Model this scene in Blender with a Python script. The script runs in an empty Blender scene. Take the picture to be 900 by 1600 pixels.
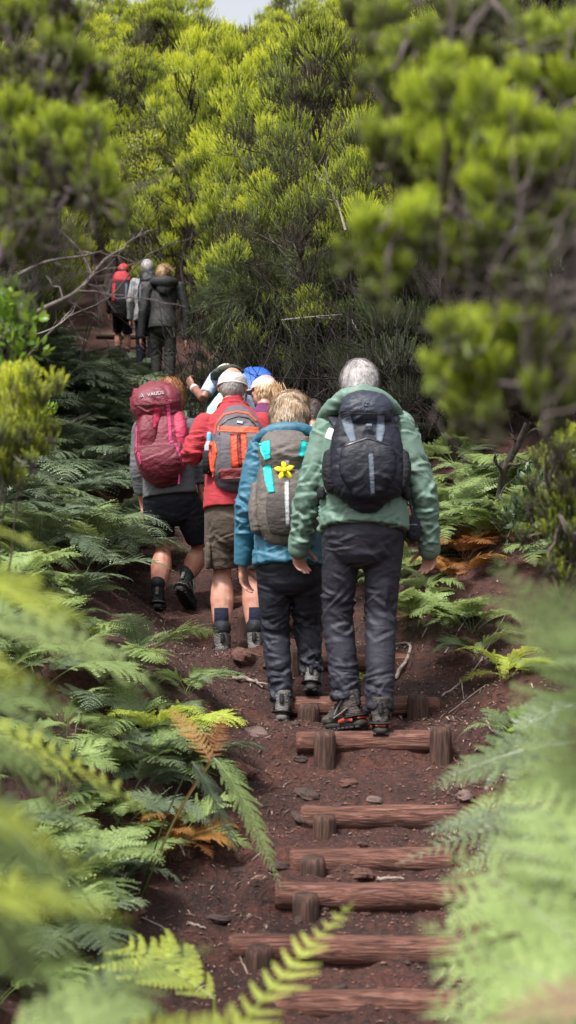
import bpy, bmesh, math, random
import numpy as np
from mathutils import Vector, Matrix, noise
from mathutils.bvhtree import BVHTree

random.seed(7)
RNG = np.random.default_rng(11)
SC = bpy.context.scene
COL = SC.collection
FPX = 2140.0
CAM = Vector((0.0, 0.0, 1.6))
PITCH = math.atan(100.0 / FPX)
R_ = math.radians


def W(px, py, d):
    """the point of the place seen at photo pixel px,py and standing d metres ahead"""
    x = (px - 450.0) / FPX
    z = (800.0 - py) / FPX
    c, s = math.cos(PITCH), math.sin(PITCH)
    dy = c - z * s
    dz = s + z * c
    k = d / dy
    return Vector((x * k, d, CAM.z + dz * k))


def nrm(a):
    a = np.asarray(a, float)
    n = np.linalg.norm(a, axis=-1, keepdims=True)
    return a / np.maximum(n, 1e-9)


# ---------------------------------------------------------------- numpy noise
_P = np.random.default_rng(3).permutation(256)
_P = np.concatenate([_P, _P, _P])
_GR = nrm(np.random.default_rng(4).normal(size=(256, 3)))


def pnoise(p):
    p = np.asarray(p, float)
    i = np.floor(p).astype(int)
    f = p - i
    u = f * f * f * (f * (f * 6 - 15) + 10)
    i &= 255
    out = 0
    for dx in (0, 1):
        for dy in (0, 1):
            for dz in (0, 1):
                h = _P[_P[_P[(i[..., 0] + dx) & 255] + ((i[..., 1] + dy) & 255)] + ((i[..., 2] + dz) & 255)]
                g = _GR[h]
                d = f - np.array([dx, dy, dz])
                w = (u[..., 0] if dx else 1 - u[..., 0]) * (u[..., 1] if dy else 1 - u[..., 1]) * (u[..., 2] if dz else 1 - u[..., 2])
                out = out + w * (g * d).sum(-1)
    return out * 1.6


def fbm(p, o=3):
    a, s = 0, 1.0
    p = np.asarray(p, float)
    for k in range(o):
        a = a + s * pnoise(p * 2 ** k + 17.3 * k)
        s *= .5
    return a


# ---------------------------------------------------------------- materials
MATS = {}


def _mat(name):
    m = bpy.data.materials.new(name)
    m.use_nodes = True
    nt = m.node_tree
    return m, nt, nt.nodes, nt.links, nt.nodes['Principled BSDF']


def cloth(name, col, rough=.75, wr=.35, wscale=14, weave=400, sheen=.03, var=.18, stretch=(1, 1, 1.8)):
    """fabric: uneven dye, fine creases in the bump, a hint of weave"""
    if name in MATS: return MATS[name]
    m, nt, N, L, b = _mat(name)
    tc = N.new('ShaderNodeTexCoord')
    mp = N.new('ShaderNodeMapping'); mp.inputs['Scale'].default_value = stretch
    L.new(tc.outputs['Object'], mp.inputs[0])
    n1 = N.new('ShaderNodeTexNoise'); n1.inputs['Scale'].default_value = wscale; n1.inputs['Detail'].default_value = 5
    n1.inputs['Distortion'].default_value = 1.2
    L.new(mp.outputs[0], n1.inputs[0])
    n2 = N.new('ShaderNodeTexNoise'); n2.inputs['Scale'].default_value = weave
    L.new(tc.outputs['Object'], n2.inputs[0])
    n3 = N.new('ShaderNodeTexNoise'); n3.inputs['Scale'].default_value = 5; n3.inputs['Detail'].default_value = 4
    L.new(tc.outputs['Object'], n3.inputs[0])
    mr = N.new('ShaderNodeMapRange'); mr.inputs[1].default_value = .3; mr.inputs[2].default_value = .7
    mr.inputs[3].default_value = 1 - var; mr.inputs[4].default_value = 1 + var
    L.new(n3.outputs[0], mr.inputs[0])
    mx = N.new('ShaderNodeVectorMath'); mx.operation = 'SCALE'
    mx.inputs[0].default_value = col[:3]
    L.new(mr.outputs[0], mx.inputs['Scale'])
    L.new(mx.outputs[0], b.inputs['Base Color'])
    vs = N.new('ShaderNodeVectorMath'); vs.operation = 'SCALE'; vs.inputs['Scale'].default_value = .22; L.new(n3.outputs['Color'], vs.inputs[0])
    va = N.new('ShaderNodeVectorMath'); va.operation = 'ADD'; L.new(mp.outputs[0], va.inputs[0]); L.new(vs.outputs[0], va.inputs[1])
    vo = N.new('ShaderNodeTexVoronoi'); vo.inputs['Scale'].default_value = wscale * 1.15; vo.feature = 'F1'; L.new(va.outputs[0], vo.inputs['Vector'])
    bp0 = N.new('ShaderNodeBump'); bp0.inputs['Strength'].default_value = min(1, wr * .8); bp0.inputs['Distance'].default_value = .014
    L.new(vo.outputs['Distance'], bp0.inputs['Height'])
    bp = N.new('ShaderNodeBump'); bp.inputs['Strength'].default_value = wr; bp.inputs['Distance'].default_value = .02
    L.new(n1.outputs[0], bp.inputs['Height']); L.new(bp0.outputs[0], bp.inputs['Normal'])
    bp2 = N.new('ShaderNodeBump'); bp2.inputs['Strength'].default_value = .15; bp2.inputs['Distance'].default_value = .002
    L.new(n2.outputs[0], bp2.inputs['Height']); L.new(bp.outputs[0], bp2.inputs['Normal'])
    L.new(bp2.outputs[0], b.inputs['Normal'])
    b.inputs['Roughness'].default_value = rough
    b.inputs['Sheen Weight'].default_value = sheen if max(col) > .05 else 0
    b.inputs['Specular IOR Level'].default_value = .5 if max(col) > .05 else .3
    MATS[name] = m
    return m


def skin(name, col):
    if name in MATS: return MATS[name]
    m, nt, N, L, b = _mat(name)
    tc = N.new('ShaderNodeTexCoord')
    n1 = N.new('ShaderNodeTexNoise'); n1.inputs['Scale'].default_value = 22; n1.inputs['Detail'].default_value = 5
    L.new(tc.outputs['Object'], n1.inputs[0])
    cr = N.new('ShaderNodeValToRGB')
    cr.color_ramp.elements[0].position = .3; cr.color_ramp.elements[0].color = (col[0] * .85, col[1] * .66, col[2] * .62, 1)
    cr.color_ramp.elements[1].position = .7; cr.color_ramp.elements[1].color = (min(1, col[0] * 1.12), col[1] * 1.15, col[2] * 1.18, 1)
    L.new(n1.outputs[0], cr.inputs[0]); L.new(cr.outputs[0], b.inputs['Base Color'])
    b.inputs['Roughness'].default_value = .5
    b.inputs['Subsurface Weight'].default_value = .12
    b.inputs['Subsurface Radius'].default_value = (.01, .004, .002)
    bp = N.new('ShaderNodeBump'); bp.inputs['Strength'].default_value = .2; bp.inputs['Distance'].default_value = .004
    L.new(n1.outputs[0], bp.inputs['Height']); L.new(bp.outputs[0], b.inputs['Normal'])
    MATS[name] = m
    return m


def ramp_mat(name, stops, scale=(1, 1, 1), nscale=6, detail=8, rough=.8, bump=.5, bdist=.02, distortion=.4, coords='Object', spec=.4, objrand=0.0):
    if name in MATS: return MATS[name]
    m, nt, N, L, b = _mat(name)
    tc = N.new('ShaderNodeTexCoord')
    mp = N.new('ShaderNodeMapping'); mp.inputs['Scale'].default_value = scale
    L.new(tc.outputs[coords], mp.inputs[0])
    n1 = N.new('ShaderNodeTexNoise'); n1.inputs['Scale'].default_value = nscale; n1.inputs['Detail'].default_value = detail
    n1.inputs['Distortion'].default_value = distortion; n1.inputs['Roughness'].default_value = .62
    if objrand:
        oi = N.new('ShaderNodeObjectInfo'); ad = N.new('ShaderNodeVectorMath'); ad.operation = 'ADD'
        sc = N.new('ShaderNodeVectorMath'); sc.operation = 'SCALE'; sc.inputs[0].default_value = (31, 17, 23)
        L.new(oi.outputs['Random'], sc.inputs['Scale']); L.new(mp.outputs[0], ad.inputs[0]); L.new(sc.outputs[0], ad.inputs[1])
        L.new(ad.outputs[0], n1.inputs[0])
    else:
        L.new(mp.outputs[0], n1.inputs[0])
    cr = N.new('ShaderNodeValToRGB')
    e = cr.color_ramp.elements
    while len(e) < len(stops): e.new(.5)
    for k, (p, c) in enumerate(stops):
        e[k].position = p; e[k].color = (*c, 1)
    L.new(n1.outputs[0], cr.inputs[0]); L.new(cr.outputs[0], b.inputs['Base Color'])
    b.inputs['Roughness'].default_value = rough
    b.inputs['Specular IOR Level'].default_value = spec
    bp = N.new('ShaderNodeBump'); bp.inputs['Strength'].default_value = bump; bp.inputs['Distance'].default_value = bdist
    L.new(n1.outputs[0], bp.inputs['Height']); L.new(bp.outputs[0], b.inputs['Normal'])
    MATS[name] = m
    return m


def leaf_mat(name, stops, objvar=.25, rough=.5, transl=.3, kr=.6, kg=.4, spec=.5, sat=1.0):
    """foliage: colour from the growth attribute of the mesh (R = how fresh the shoot is, G = towards its tip, B = leaf to leaf)"""
    if name in MATS: return MATS[name]
    m, nt, N, L, b = _mat(name)
    at = N.new('ShaderNodeAttribute'); at.attribute_name = 'growth'
    sp = N.new('ShaderNodeSeparateColor'); L.new(at.outputs['Color'], sp.inputs[0])
    oi = N.new('ShaderNodeObjectInfo')

    def mth(op, a, bb):
        n = N.new('ShaderNodeMath'); n.operation = op
        for k, v in enumerate((a, bb)):
            if isinstance(v, (int, float)): n.inputs[k].default_value = v
            else: L.new(v, n.inputs[k])
        return n.outputs[0]
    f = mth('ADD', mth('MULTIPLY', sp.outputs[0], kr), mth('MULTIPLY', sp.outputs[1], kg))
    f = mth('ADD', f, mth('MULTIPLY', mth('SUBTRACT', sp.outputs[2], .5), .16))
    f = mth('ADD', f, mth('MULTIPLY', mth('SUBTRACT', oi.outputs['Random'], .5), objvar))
    cr = N.new('ShaderNodeValToRGB'); e = cr.color_ramp.elements
    while len(e) < len(stops): e.new(.5)
    for k, (p, c) in enumerate(stops):
        e[k].position = p; e[k].color = (*c, 1)
    L.new(f, cr.inputs[0])
    L.new(cr.outputs[0], b.inputs['Base Color'])
    b.inputs['Roughness'].default_value = rough
    b.inputs['Specular IOR Level'].default_value = spec
    tr = N.new('ShaderNodeBsdfTranslucent')
    hs = N.new('ShaderNodeHueSaturation'); hs.inputs['Value'].default_value = 1.5; hs.inputs['Hue'].default_value = .485
    L.new(cr.outputs[0], hs.inputs['Color']); L.new(hs.outputs[0], tr.inputs[0])
    mx = N.new('ShaderNodeMixShader'); mx.inputs[0].default_value = transl
    L.new(b.outputs[0], mx.inputs[1]); L.new(tr.outputs[0], mx.inputs[2])
    L.new(mx.outputs[0], N['Material Output'].inputs[0])
    MATS[name] = m
    return m


def plain(name, col, rough=.5, metal=0.0):
    if name in MATS: return MATS[name]
    m, nt, N, L, b = _mat(name)
    n = N.new('ShaderNodeTexNoise'); n.inputs['Scale'].default_value = 60
    mr = N.new('ShaderNodeMapRange'); mr.inputs[3].default_value = .85; mr.inputs[4].default_value = 1.15
    L.new(n.outputs[0], mr.inputs[0])
    sc = N.new('ShaderNodeVectorMath'); sc.operation = 'SCALE'; sc.inputs[0].default_value = col[:3]
    L.new(mr.outputs[0], sc.inputs['Scale']); L.new(sc.outputs[0], b.inputs['Base Color'])
    b.inputs['Roughness'].default_value = rough; b.inputs['Metallic'].default_value = metal
    MATS[name] = m
    return m


# ---------------------------------------------------------------- objects
def tag(o, label=None, cat=None, group=None, kind=None):
    if label: o['label'] = label
    if cat: o['category'] = cat
    if group: o['group'] = group
    if kind: o['kind'] = kind
    return o


def empty(name, loc, label, cat, group=None):
    o = bpy.data.objects.new(name, None)
    COL.objects.link(o); o.location = loc; o.empty_display_size = .1
    return tag(o, label, cat, group)


def link(name, me, mat=None, parent=None, loc=None):
    if mat is not None and not me.materials: me.materials.append(mat)
    o = bpy.data.objects.new(name, me); COL.objects.link(o)
    if parent is not None: o.parent = parent
    if loc is not None: o.location = loc
    return o


_VAR = {}


def with_mat(me, mat):
    """the same mesh in another material, made once and then shared"""
    k = (me.name, mat.name)
    if k not in _VAR:
        m2 = me.copy(); m2.name = me.name; m2.materials.clear(); m2.materials.append(mat); _VAR[k] = m2
    return _VAR[k]


def npmesh(name, V, F, smooth=True, growth=None):
    """V (n,3); F a list of arrays of quads and/or triangles"""
    if isinstance(F, np.ndarray): F = [F]
    F = [f for f in F if len(f)]
    V = np.asarray(V, np.float32)
    me = bpy.data.meshes.new(name)
    me.vertices.add(len(V)); me.vertices.foreach_set('co', V.ravel())
    loops = np.concatenate([np.asarray(f, np.int32).ravel() for f in F])
    tot = np.concatenate([np.full(len(f), f.shape[1], np.int32) for f in F])
    st = np.concatenate([[0], np.cumsum(tot)[:-1]]).astype(np.int32)
    me.loops.add(len(loops)); me.loops.foreach_set('vertex_index', loops)
    me.polygons.add(len(tot)); me.polygons.foreach_set('loop_start', st)
    me.polygons.foreach_set('use_smooth', np.full(len(tot), smooth, bool))
    if growth is not None:
        a = me.attributes.new('growth', 'FLOAT_COLOR', 'POINT')
        g = np.concatenate([np.asarray(growth, np.float32), np.ones((len(V), 1), np.float32)], 1)
        a.data.foreach_set('color', g.ravel())
    me.update(calc_edges=True)
    return me


class MB:
    """collects simple shapes into ONE mesh"""
    def __init__(s): s.V = []; s.F4 = []; s.F3 = []; s.n = 0; s.G = []

    def add(s, V, F4=None, F3=None, g=None):
        V = np.asarray(V, float).reshape(-1, 3)
        s.V.append(V)
        if F4 is not None and len(F4): s.F4.append(np.asarray(F4, int) + s.n)
        if F3 is not None and len(F3): s.F3.append(np.asarray(F3, int) + s.n)
        if g is not None: s.G.append(np.asarray(g, float).reshape(-1, 3))
        else: s.G.append(np.zeros((len(V), 3)))
        s.n += len(V)

    def mesh(s, name, smooth=True, growth=False, off=None):
        V = np.concatenate(s.V)
        if off is not None: V = V - np.array(off)
        F = []
        if s.F4: F.append(np.concatenate(s.F4))
        if s.F3: F.append(np.concatenate(s.F3))
        return npmesh(name, V, F, smooth, np.concatenate(s.G) if growth else None)

    # --- shapes
    def loft(s, pts, rad, side=(1, 0, 0), n=14, power=2.0, ends=('round', 'round'), g=None):
        """a closed tube through pts; rad = one radius or (across, deep) at each point; side = the across direction"""
        P = np.array([tuple(p) for p in pts], float)
        R = np.array([(r, r) if np.isscalar(r) else tuple(r) for r in rad], float)
        T = np.gradient(P, axis=0) if len(P) > 1 else np.array([[0, 0, 1.]])
        T = nrm(T)
        side = np.array(tuple(side), float)
        # round the ends off
        def cap(P, R, T, end):
            i = -1 if end else 0
            p, r, t = P[i], R[i], T[i] * (1 if end else -1)
            a = np.linspace(0, 1, 5)[1:]
            rr = min(r)
            pp = [p + t * rr * .9 * math.sin(x * math.pi / 2) for x in a]
            qq = [r * max(.06, math.cos(x * math.pi / 2)) for x in a]
            tt = [T[i]] * 4
            if end: return np.vstack([P, pp]), np.vstack([R, qq]), np.vstack([T, tt])
            return np.vstack([pp[::-1], P]), np.vstack([qq[::-1], R]), np.vstack([tt, T])
        if ends[0] == 'round': P, R, T = cap(P, R, T, 0)
        if ends[1] == 'round': P, R, T = cap(P, R, T, 1)
        a = np.linspace(0, 2 * math.pi, n, endpoint=False)
        ca, sa = np.cos(a), np.sin(a)
        if power != 2:
            k = (np.abs(ca) ** power + np.abs(sa) ** power) ** (-1 / power)
            ca, sa = ca * k, sa * k
        rings = []
        for p, r, t in zip(P, R, T):
            X = side - t * (side @ t)
            if np.linalg.norm(X) < 1e-3: X = np.array([0, 1., 0]) - t * t[1]
            X = X / np.linalg.norm(X); Y = np.cross(t, X)
            rings.append(p + np.outer(ca * r[0], X) + np.outer(sa * r[1], Y))
        m = len(rings)
        V = np.vstack(rings)
        i = np.arange(n); j = (i + 1) % n
        F = np.vstack([np.stack([k * n + i, k * n + j, (k + 1) * n + j, (k + 1) * n + i], 1) for k in range(m - 1)])
        V = np.vstack([V, rings[0].mean(0), rings[-1].mean(0)])
        F3 = np.vstack([np.stack([np.full(n, m * n), j, i], 1), np.stack([np.full(n, m * n + 1), (m - 1) * n + i, (m - 1) * n + j], 1)])
        s.add(V, F, F3, None if g is None else np.tile(g, (len(V), 1)))

    def ell(s, c, r, X=(1, 0, 0), Y=(0, 1, 0), n=14, power=2.0, g=None):
        X = nrm(tuple(X)); Y = np.array(tuple(Y), float); Y = nrm(Y - X * (X @ Y)); Z = np.cross(X, Y)
        r = (r, r, r) if np.isscalar(r) else r
        th = np.linspace(0, math.pi, n // 2 + 1)[1:-1]; ph = np.linspace(0, 2 * math.pi, n, endpoint=False)
        T, Q = np.meshgrid(th, ph, indexing='ij')
        D = np.stack([np.sin(T) * np.cos(Q), np.sin(T) * np.sin(Q), np.cos(T)], -1).reshape(-1, 3)
        D = np.vstack([D, [0, 0, 1.], [0, 0, -1.]])
        if power != 2: D = D * ((np.abs(D) ** power).sum(1) ** (-1 / power))[:, None]
        V = np.array(tuple(c)) + D[:, :1] * r[0] * X + D[:, 1:2] * r[1] * Y + D[:, 2:] * r[2] * Z
        m = len(th); i = np.arange(n); j = (i + 1) % n
        F = np.vstack([np.stack([k * n + i, (k + 1) * n + i, (k + 1) * n + j, k * n + j], 1) for k in range(m - 1)]) if m > 1 else []
        F3 = np.vstack([np.stack([np.full(n, m * n), i, j], 1), np.stack([np.full(n, m * n + 1), (m - 1) * n + j, (m - 1) * n + i], 1)])
        s.add(V, F, F3, None if g is None else np.tile(g, (len(V), 1)))

    def tube(s, pts, r0, r1=None, n=5, g=None):
        P = np.asarray([tuple(p) for p in pts], float)
        r1 = r0 if r1 is None else r1
        R = np.linspace(r0, r1, len(P))
        T = nrm(np.gradient(P, axis=0))
        ref = np.array([.3, .9, .25]) if abs(T[0] @ np.array([.3, .9, .25])) < .9 else np.array([1., 0, 0])
        X = nrm(np.cross(T, ref)); Y = np.cross(T, X)
        a = np.linspace(0, 2 * math.pi, n, endpoint=False)
        V = P[:, None] + R[:, None, None] * (np.cos(a)[None, :, None] * X[:, None] + np.sin(a)[None, :, None] * Y[:, None])
        V = V.reshape(-1, 3); i = np.arange(n); j = (i + 1) % n
        F = np.vstack([np.stack([k * n + i, k * n + j, (k + 1) * n + j, (k + 1) * n + i], 1) for k in range(len(P) - 1)])
        s.add(V, F, None, None if g is None else np.tile(g, (len(V), 1)))


def melt(mb, voxel, smooth=4, fac=.5):
    """fuse the overlapping shapes in mb into one continuous skin; returns (V, F quads)"""
    me = mb.mesh('tmp')
    o = bpy.data.objects.new('tmp', me); COL.objects.link(o)
    m = o.modifiers.new('r', 'REMESH'); m.mode = 'VOXEL'; m.voxel_size = voxel
    if smooth:
        q = o.modifiers.new('s', 'SMOOTH'); q.factor = fac; q.iterations = smooth
    dg = bpy.context.evaluated_depsgraph_get()
    ev = o.evaluated_get(dg)
    m2 = bpy.data.meshes.new_from_object(ev)
    bpy.data.objects.remove(o); bpy.data.meshes.remove(me)
    V = np.empty(len(m2.vertices) * 3, np.float32); m2.vertices.foreach_get('co', V)
    Nn = np.empty(len(m2.vertices) * 3, np.float32); m2.vertices.foreach_get('normal', Nn)
    li = np.empty(len(m2.loops), np.int32); m2.loops.foreach_get('vertex_index', li)
    ls = np.empty(len(m2.polygons), np.int32); m2.polygons.foreach_get('loop_start', ls)
    lt = np.empty(len(m2.polygons), np.int32); m2.polygons.foreach_get('loop_total', lt)
    q = ls[lt == 4]; t = ls[lt == 3]
    F4 = np.stack([li[q + k] for k in range(4)], 1) if len(q) else np.zeros((0, 4), int)
    F3 = np.stack([li[t + k] for k in range(3)], 1) if len(t) else np.zeros((0, 3), int)
    bpy.data.meshes.remove(m2)
    return V.reshape(-1, 3).astype(float), Nn.reshape(-1, 3).astype(float), [F4, F3]


def folds(V, N, amp=.006, f=(11, 11, 20), spots=(), seed=0, fine=.35, strokes=None):
    """push creases into cloth: a soft unevenness, then single creases of their own length and slant, most of them near the
    spots (centre, reach, strength) where the cloth bends or is pulled"""
    rg = np.random.default_rng(int(seed * 13 + 7)); f = np.array(f, float)
    w = np.clip(.45 + 1.5 * pnoise(V * 3.6 + seed * 2.3), .12, 1.2)
    warp = np.stack([pnoise(V * 5 + seed), pnoise(V * 5 + 9 + seed), pnoise(V * 5 + 21 + seed)], 1)
    P = V + warp * .07
    P = P + np.stack([P[:, 2] * .22, P[:, 2] * .2, P[:, 0] * .25], 1)
    h = 1 - 2.2 * np.abs(pnoise(P * f + seed * 3.1))
    h2 = 1 - 2.2 * np.abs(pnoise(P * f * 2.3 + seed * 1.7 + 40))
    disp = amp * .42 * w * (h * .7 + h2 * fine * 1.6 - .35)
    Vb = V + warp * .016
    n0 = int(60 * min(1, len(V) / 12000)) if strokes is None else strokes
    L = []
    for c, r, k in list(spots) + [(None, 0, 1)]:
        if c is None: idx = rg.integers(0, len(V), n0); s_ = .75
        else:
            near = np.nonzero(((V - np.array(tuple(c))) ** 2).sum(1) < (r * 1.25) ** 2)[0]
            if not len(near): continue
            idx = rg.choice(near, int(9 + 13 * k)); s_ = .75 + .35 * k
        for i in idx: L.append((i, s_))
    for i, s_ in L:
        c = V[i]; nn = N[i]
        t = np.cross(nn, [0, 0, 1.]);
        if np.linalg.norm(t) < .2: t = np.array([1., 0, 0])
        t = nrm(t); b_ = np.cross(nn, t); a_ = rg.normal() * .55
        dr = t * math.cos(a_) + b_ * math.sin(a_); ln = rg.uniform(.03, .085); wd = rg.uniform(.0055, .012)
        D = Vb - c; m = (np.abs(D) < ln * 1.6 + .02).all(1)
        if not m.any(): continue
        D = D[m]; al = D @ dr; bend = rg.normal() * 2.2
        q = D - np.outer(al, dr); side = np.cross(dr, nn); u = q @ side + bend * al * al; dep = q @ nn
        g = np.exp(-(al / ln) ** 2 * 1.6) * np.exp(-(dep / .035) ** 2)
        disp[m] += s_ * amp * 1.05 * g * (np.exp(-np.abs(u) / wd) - .75 * np.exp(-((u - wd * 1.7) / (wd * 1.3)) ** 2))
    disp = np.clip(disp, -1.9 * amp, 2.1 * amp)
    return V + N * disp[:, None]


def garment(name, mb, mat, parent, voxel=.009, smooth=5, amp=.006, f=(11, 11, 20), spots=(), seed=0, fine=.35):
    V, N, F = melt(mb, voxel, smooth)
    if amp: V = folds(V, N, amp, f, spots, seed, fine)
    off = parent.matrix_world.translation if parent.parent is None else Vector((0, 0, 0))
    V = V - np.array(tuple(parent.location))
    return link(name, npmesh(name, V, F), mat, parent)


def ctube(mb, pts, rads, side=(1, 0, 0), k=6, **kw):
    """loft through a smooth curve of the given points"""
    P = np.array([tuple(p) for p in pts], float)
    R = np.array([(r, r) if np.isscalar(r) else tuple(r) for r in rads], float)
    n = len(P); t = np.arange(n)
    tt = np.linspace(0, n - 1, (n - 1) * k + 1)
    def cr(A):
        out = []
        for x in tt:
            i = min(int(x), n - 2); u = x - i
            p0, p1, p2, p3 = A[max(i - 1, 0)], A[i], A[i + 1], A[min(i + 2, n - 1)]
            out.append(.5 * ((2 * p1) + (p2 - p0) * u + (2 * p0 - 5 * p1 + 4 * p2 - p3) * u * u + (3 * p1 - p0 - 3 * p2 + p3) * u ** 3))
        return np.array(out)
    mb.loft(cr(P), np.maximum(cr(R), .001), side, **kw)


def spline(pts, k=6):
    A = np.array([tuple(p) for p in pts], float); n = len(A)
    out = []
    for x in np.linspace(0, n - 1, (n - 1) * k + 1):
        i = min(int(x), n - 2); u = x - i
        p0, p1, p2, p3 = A[max(i - 1, 0)], A[i], A[i + 1], A[min(i + 2, n - 1)]
        out.append(.5 * ((2 * p1) + (p2 - p0) * u + (2 * p0 - 5 * p1 + 4 * p2 - p3) * u * u + (3 * p1 - p0 - 3 * p2 + p3) * u ** 3))
    return np.array(out)
EXPOSURE, SKY, SUN = 1.0, .12, 3.1
# ================================================================ camera, light
cd = bpy.data.cameras.new('camera'); cam = bpy.data.objects.new('camera', cd); COL.objects.link(cam)
cam.location = CAM; cam.rotation_euler = (math.pi / 2 + PITCH, 0, 0)
cd.sensor_fit = 'VERTICAL'; cd.sensor_height = 36; cd.sensor_width = 20.25
cd.lens = 36 * FPX / 1600; cd.clip_end = 600; cd.clip_start = .05
cd.dof.use_dof = True; cd.dof.focus_distance = 8.4; cd.dof.aperture_fstop = 3.3
SC.camera = cam
SC.view_settings.view_transform = 'Standard'; SC.view_settings.look = 'None'
SC.view_settings.gamma = 1; SC.view_settings.exposure = EXPOSURE
SC.cycles.use_denoising = True
try: SC.cycles.denoiser = 'OPENIMAGEDENOISE'
except Exception: pass
SC.cycles.max_bounces = 6; SC.cycles.diffuse_bounces = 4; SC.cycles.transmission_bounces = 4; SC.cycles.transparent_max_bounces = 4
SC.cycles.caustics_reflective = False; SC.cycles.caustics_refractive = False

SUN_EL, SUN_AZ = R_(58), R_(215)     # azimuth clockwise from +Y: behind the camera and a little to its left
wd = bpy.data.worlds.new('World'); SC.world = wd; wd.use_nodes = True
nt = wd.node_tree; bg = nt.nodes['Background']
sk = nt.nodes.new('ShaderNodeTexSky'); sk.sky_type = 'NISHITA'; sk.sun_disc = False
sk.sun_elevation = SUN_EL; sk.sun_rotation = SUN_AZ; sk.air_density = 1.3; sk.dust_density = 4.0; sk.ozone_density = 1.0
hs = nt.nodes.new('ShaderNodeHueSaturation'); hs.inputs['Saturation'].default_value = .22; hs.inputs['Value'].default_value = 1.0
nt.links.new(sk.outputs[0], hs.inputs['Color']); nt.links.new(hs.outputs[0], bg.inputs[0])
bg.inputs[1].default_value = SKY
sd = bpy.data.lights.new('sun', 'SUN'); so = bpy.data.objects.new('sun', sd); COL.objects.link(so)
sd.energy = SUN; sd.angle = R_(11); sd.color = (1, .965, .9)
sv = Vector((math.sin(SUN_AZ) * math.cos(SUN_EL), math.cos(SUN_AZ) * math.cos(SUN_EL), math.sin(SUN_EL)))
so.rotation_euler = sv.to_track_quat('Z', 'Y').to_euler(); so.location = (0, 0, 30)

# ================================================================ the lie of the land
PY = [-30, -3, 0, 3, 4.5, 6.5, 8.1, 9.6, 13, 17.5, 20, 23, 28, 40, 200]
PX = [.0, .05, .1, .18, .2, .36, -.1, -.7, -1.12, -1.68, -2.35, -3.6, -6.5, -11, -40]


def path_c(y): return np.interp(y, PY, PX)


GY = [-30, -3, 0, 3.5, 4.4, 4.87, 5.23, 5.49, 5.86, 6.42, 6.95, 7.5, 8.1, 8.7, 9.3, 11, 13, 15, 17.5, 20, 23, 27, 33, 45, 80, 200]
GZ = [-1.5, -.15, -.02, .06, .1, .215, .325, .41, .53, .75, .88, 1.03, 1.14, 1.27, 1.40, 1.85, 2.5, 3.15, 4.0, 4.8, 6.4, 8.7, 11.8, 15.5, 21, 30]


def LZ(d, py): return W(450, py, d).z


# log steps: distance, row of the top edge, columns of the ends, posts (column, top row, bottom row, width)
LOGS = [
    (4.55, 1545, 425, 716, []),
    (4.87, 1460, 358, 722, [(405, 1480, 1515, 46)]),
    (5.23, 1378, 430, 716, [(478, 1398, 1450, 44)]),
    (5.49, 1325, 453, 706, [(490, 1340, 1375, 42)]),
    (5.86, 1258, 470, 716, [(506, 1274, 1306, 38)]),
    (6.42, 1142, 463, 700, [(507, 1143, 1192, 37), (687, 1136, 1188, 36)]),
    (6.95, 1088, 455, 686, [(481, 1100, 1142, 36), (654, 1086, 1138, 36)]),
    (7.55, 1020, 452, 655, [(460, 1014, 1068, 22)]),
    (8.7, 962, 372, 520, [(380, 960, 992, 22)]),
    (9.4, 930, 325, 470, []),
    (12.6, 775, 190, 300, []),
    (14.6, 700, 200, 300, []),
    (19.2, 572, 163, 245, []),
    (20.3, 520, 150, 225, []),
]
sy, sz = [-30, -3, 0, 3.5, 4.3], [-1.5, -.15, -.02, .08, .12]
for i, (d, py, a, b, po) in enumerate(LOGS[:10]):
    top = LZ(d, py)
    nxt = LOGS[i + 1][0] if i < 9 else d + .6
    if i: sz.append(max(top - .12, sz[-1] + .02)); sy.append(d - .035)
    sy.append(d + .03); sz.append(top - .018)
    PZ_LAST = top
sy += [9.8, 11, 13, 15, 17.5, 20, 23, 27, 33, 45, 80, 200]
sz += [1.5, 1.85, 2.5, 3.15, 4.0, 4.8, 6.4, 8.7, 11.8, 15.5, 21, 30]
FEET = []   # (x, y, z) spots trodden level by the walkers


def ground(x, y, fine=True):
    x = np.asarray(x, float); y = np.asarray(y, float)
    c = path_c(y); dx = x - c
    smooth = np.interp(y, GY, GZ); stepped = np.interp(y, sy, sz)
    hwL = np.interp(y, [0, 4, 6, 8, 12, 20], [.45, .6, .42, .38, .45, .5]); hwR = np.interp(y, [0, 5, 7, 9, 12], [.55, .5, .42, .5, .45])
    k = np.clip((.52 - np.abs(dx - .03)) / .1, 0, 1); k = k * k * (3 - 2 * k) * np.where((y > 4.2) & (y < 9.9), 1, 0)
    z = smooth * (1 - k) + stepped * k
    L = np.maximum(0, -dx - hwL); R = np.maximum(0, dx - hwR)
    slopeL = np.interp(y, [0, 4, 6, 8.5, 14, 20, 40], [.45, .42, .55, .85, .6, .3, .1])
    slopeR = np.interp(y, [0, 4, 6, 7, 8.5, 14, 20, 40], [.3, .3, .5, .55, .95, .6, .2, .05])
    z = z + 1.5 * (1 - np.exp(-L * slopeL / 1.5)) + 1.4 * (1 - np.exp(-R * slopeR / 1.4))
    P = np.stack([x, y, x * 0], -1)
    side = np.clip((np.abs(dx) - .3) * 1.2, .15, 1)
    z = z + fbm(P * .9, 3) * .16 * side
    if fine:
        z = z + fbm(P * 5.5 + 3, 4) * .03 + (1 - 2 * np.abs(pnoise(P * 9 + 8))) * .009
    for fx, fy, fz in FEET:
        w = np.exp(-((x - fx) ** 2 + (y - fy) ** 2) / (2 * .1 ** 2))
        z = z * (1 - w) + (fz - .004) * w
    return z


def gz(x, y): return float(ground(np.array([x]), np.array([y]))[0])
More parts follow.
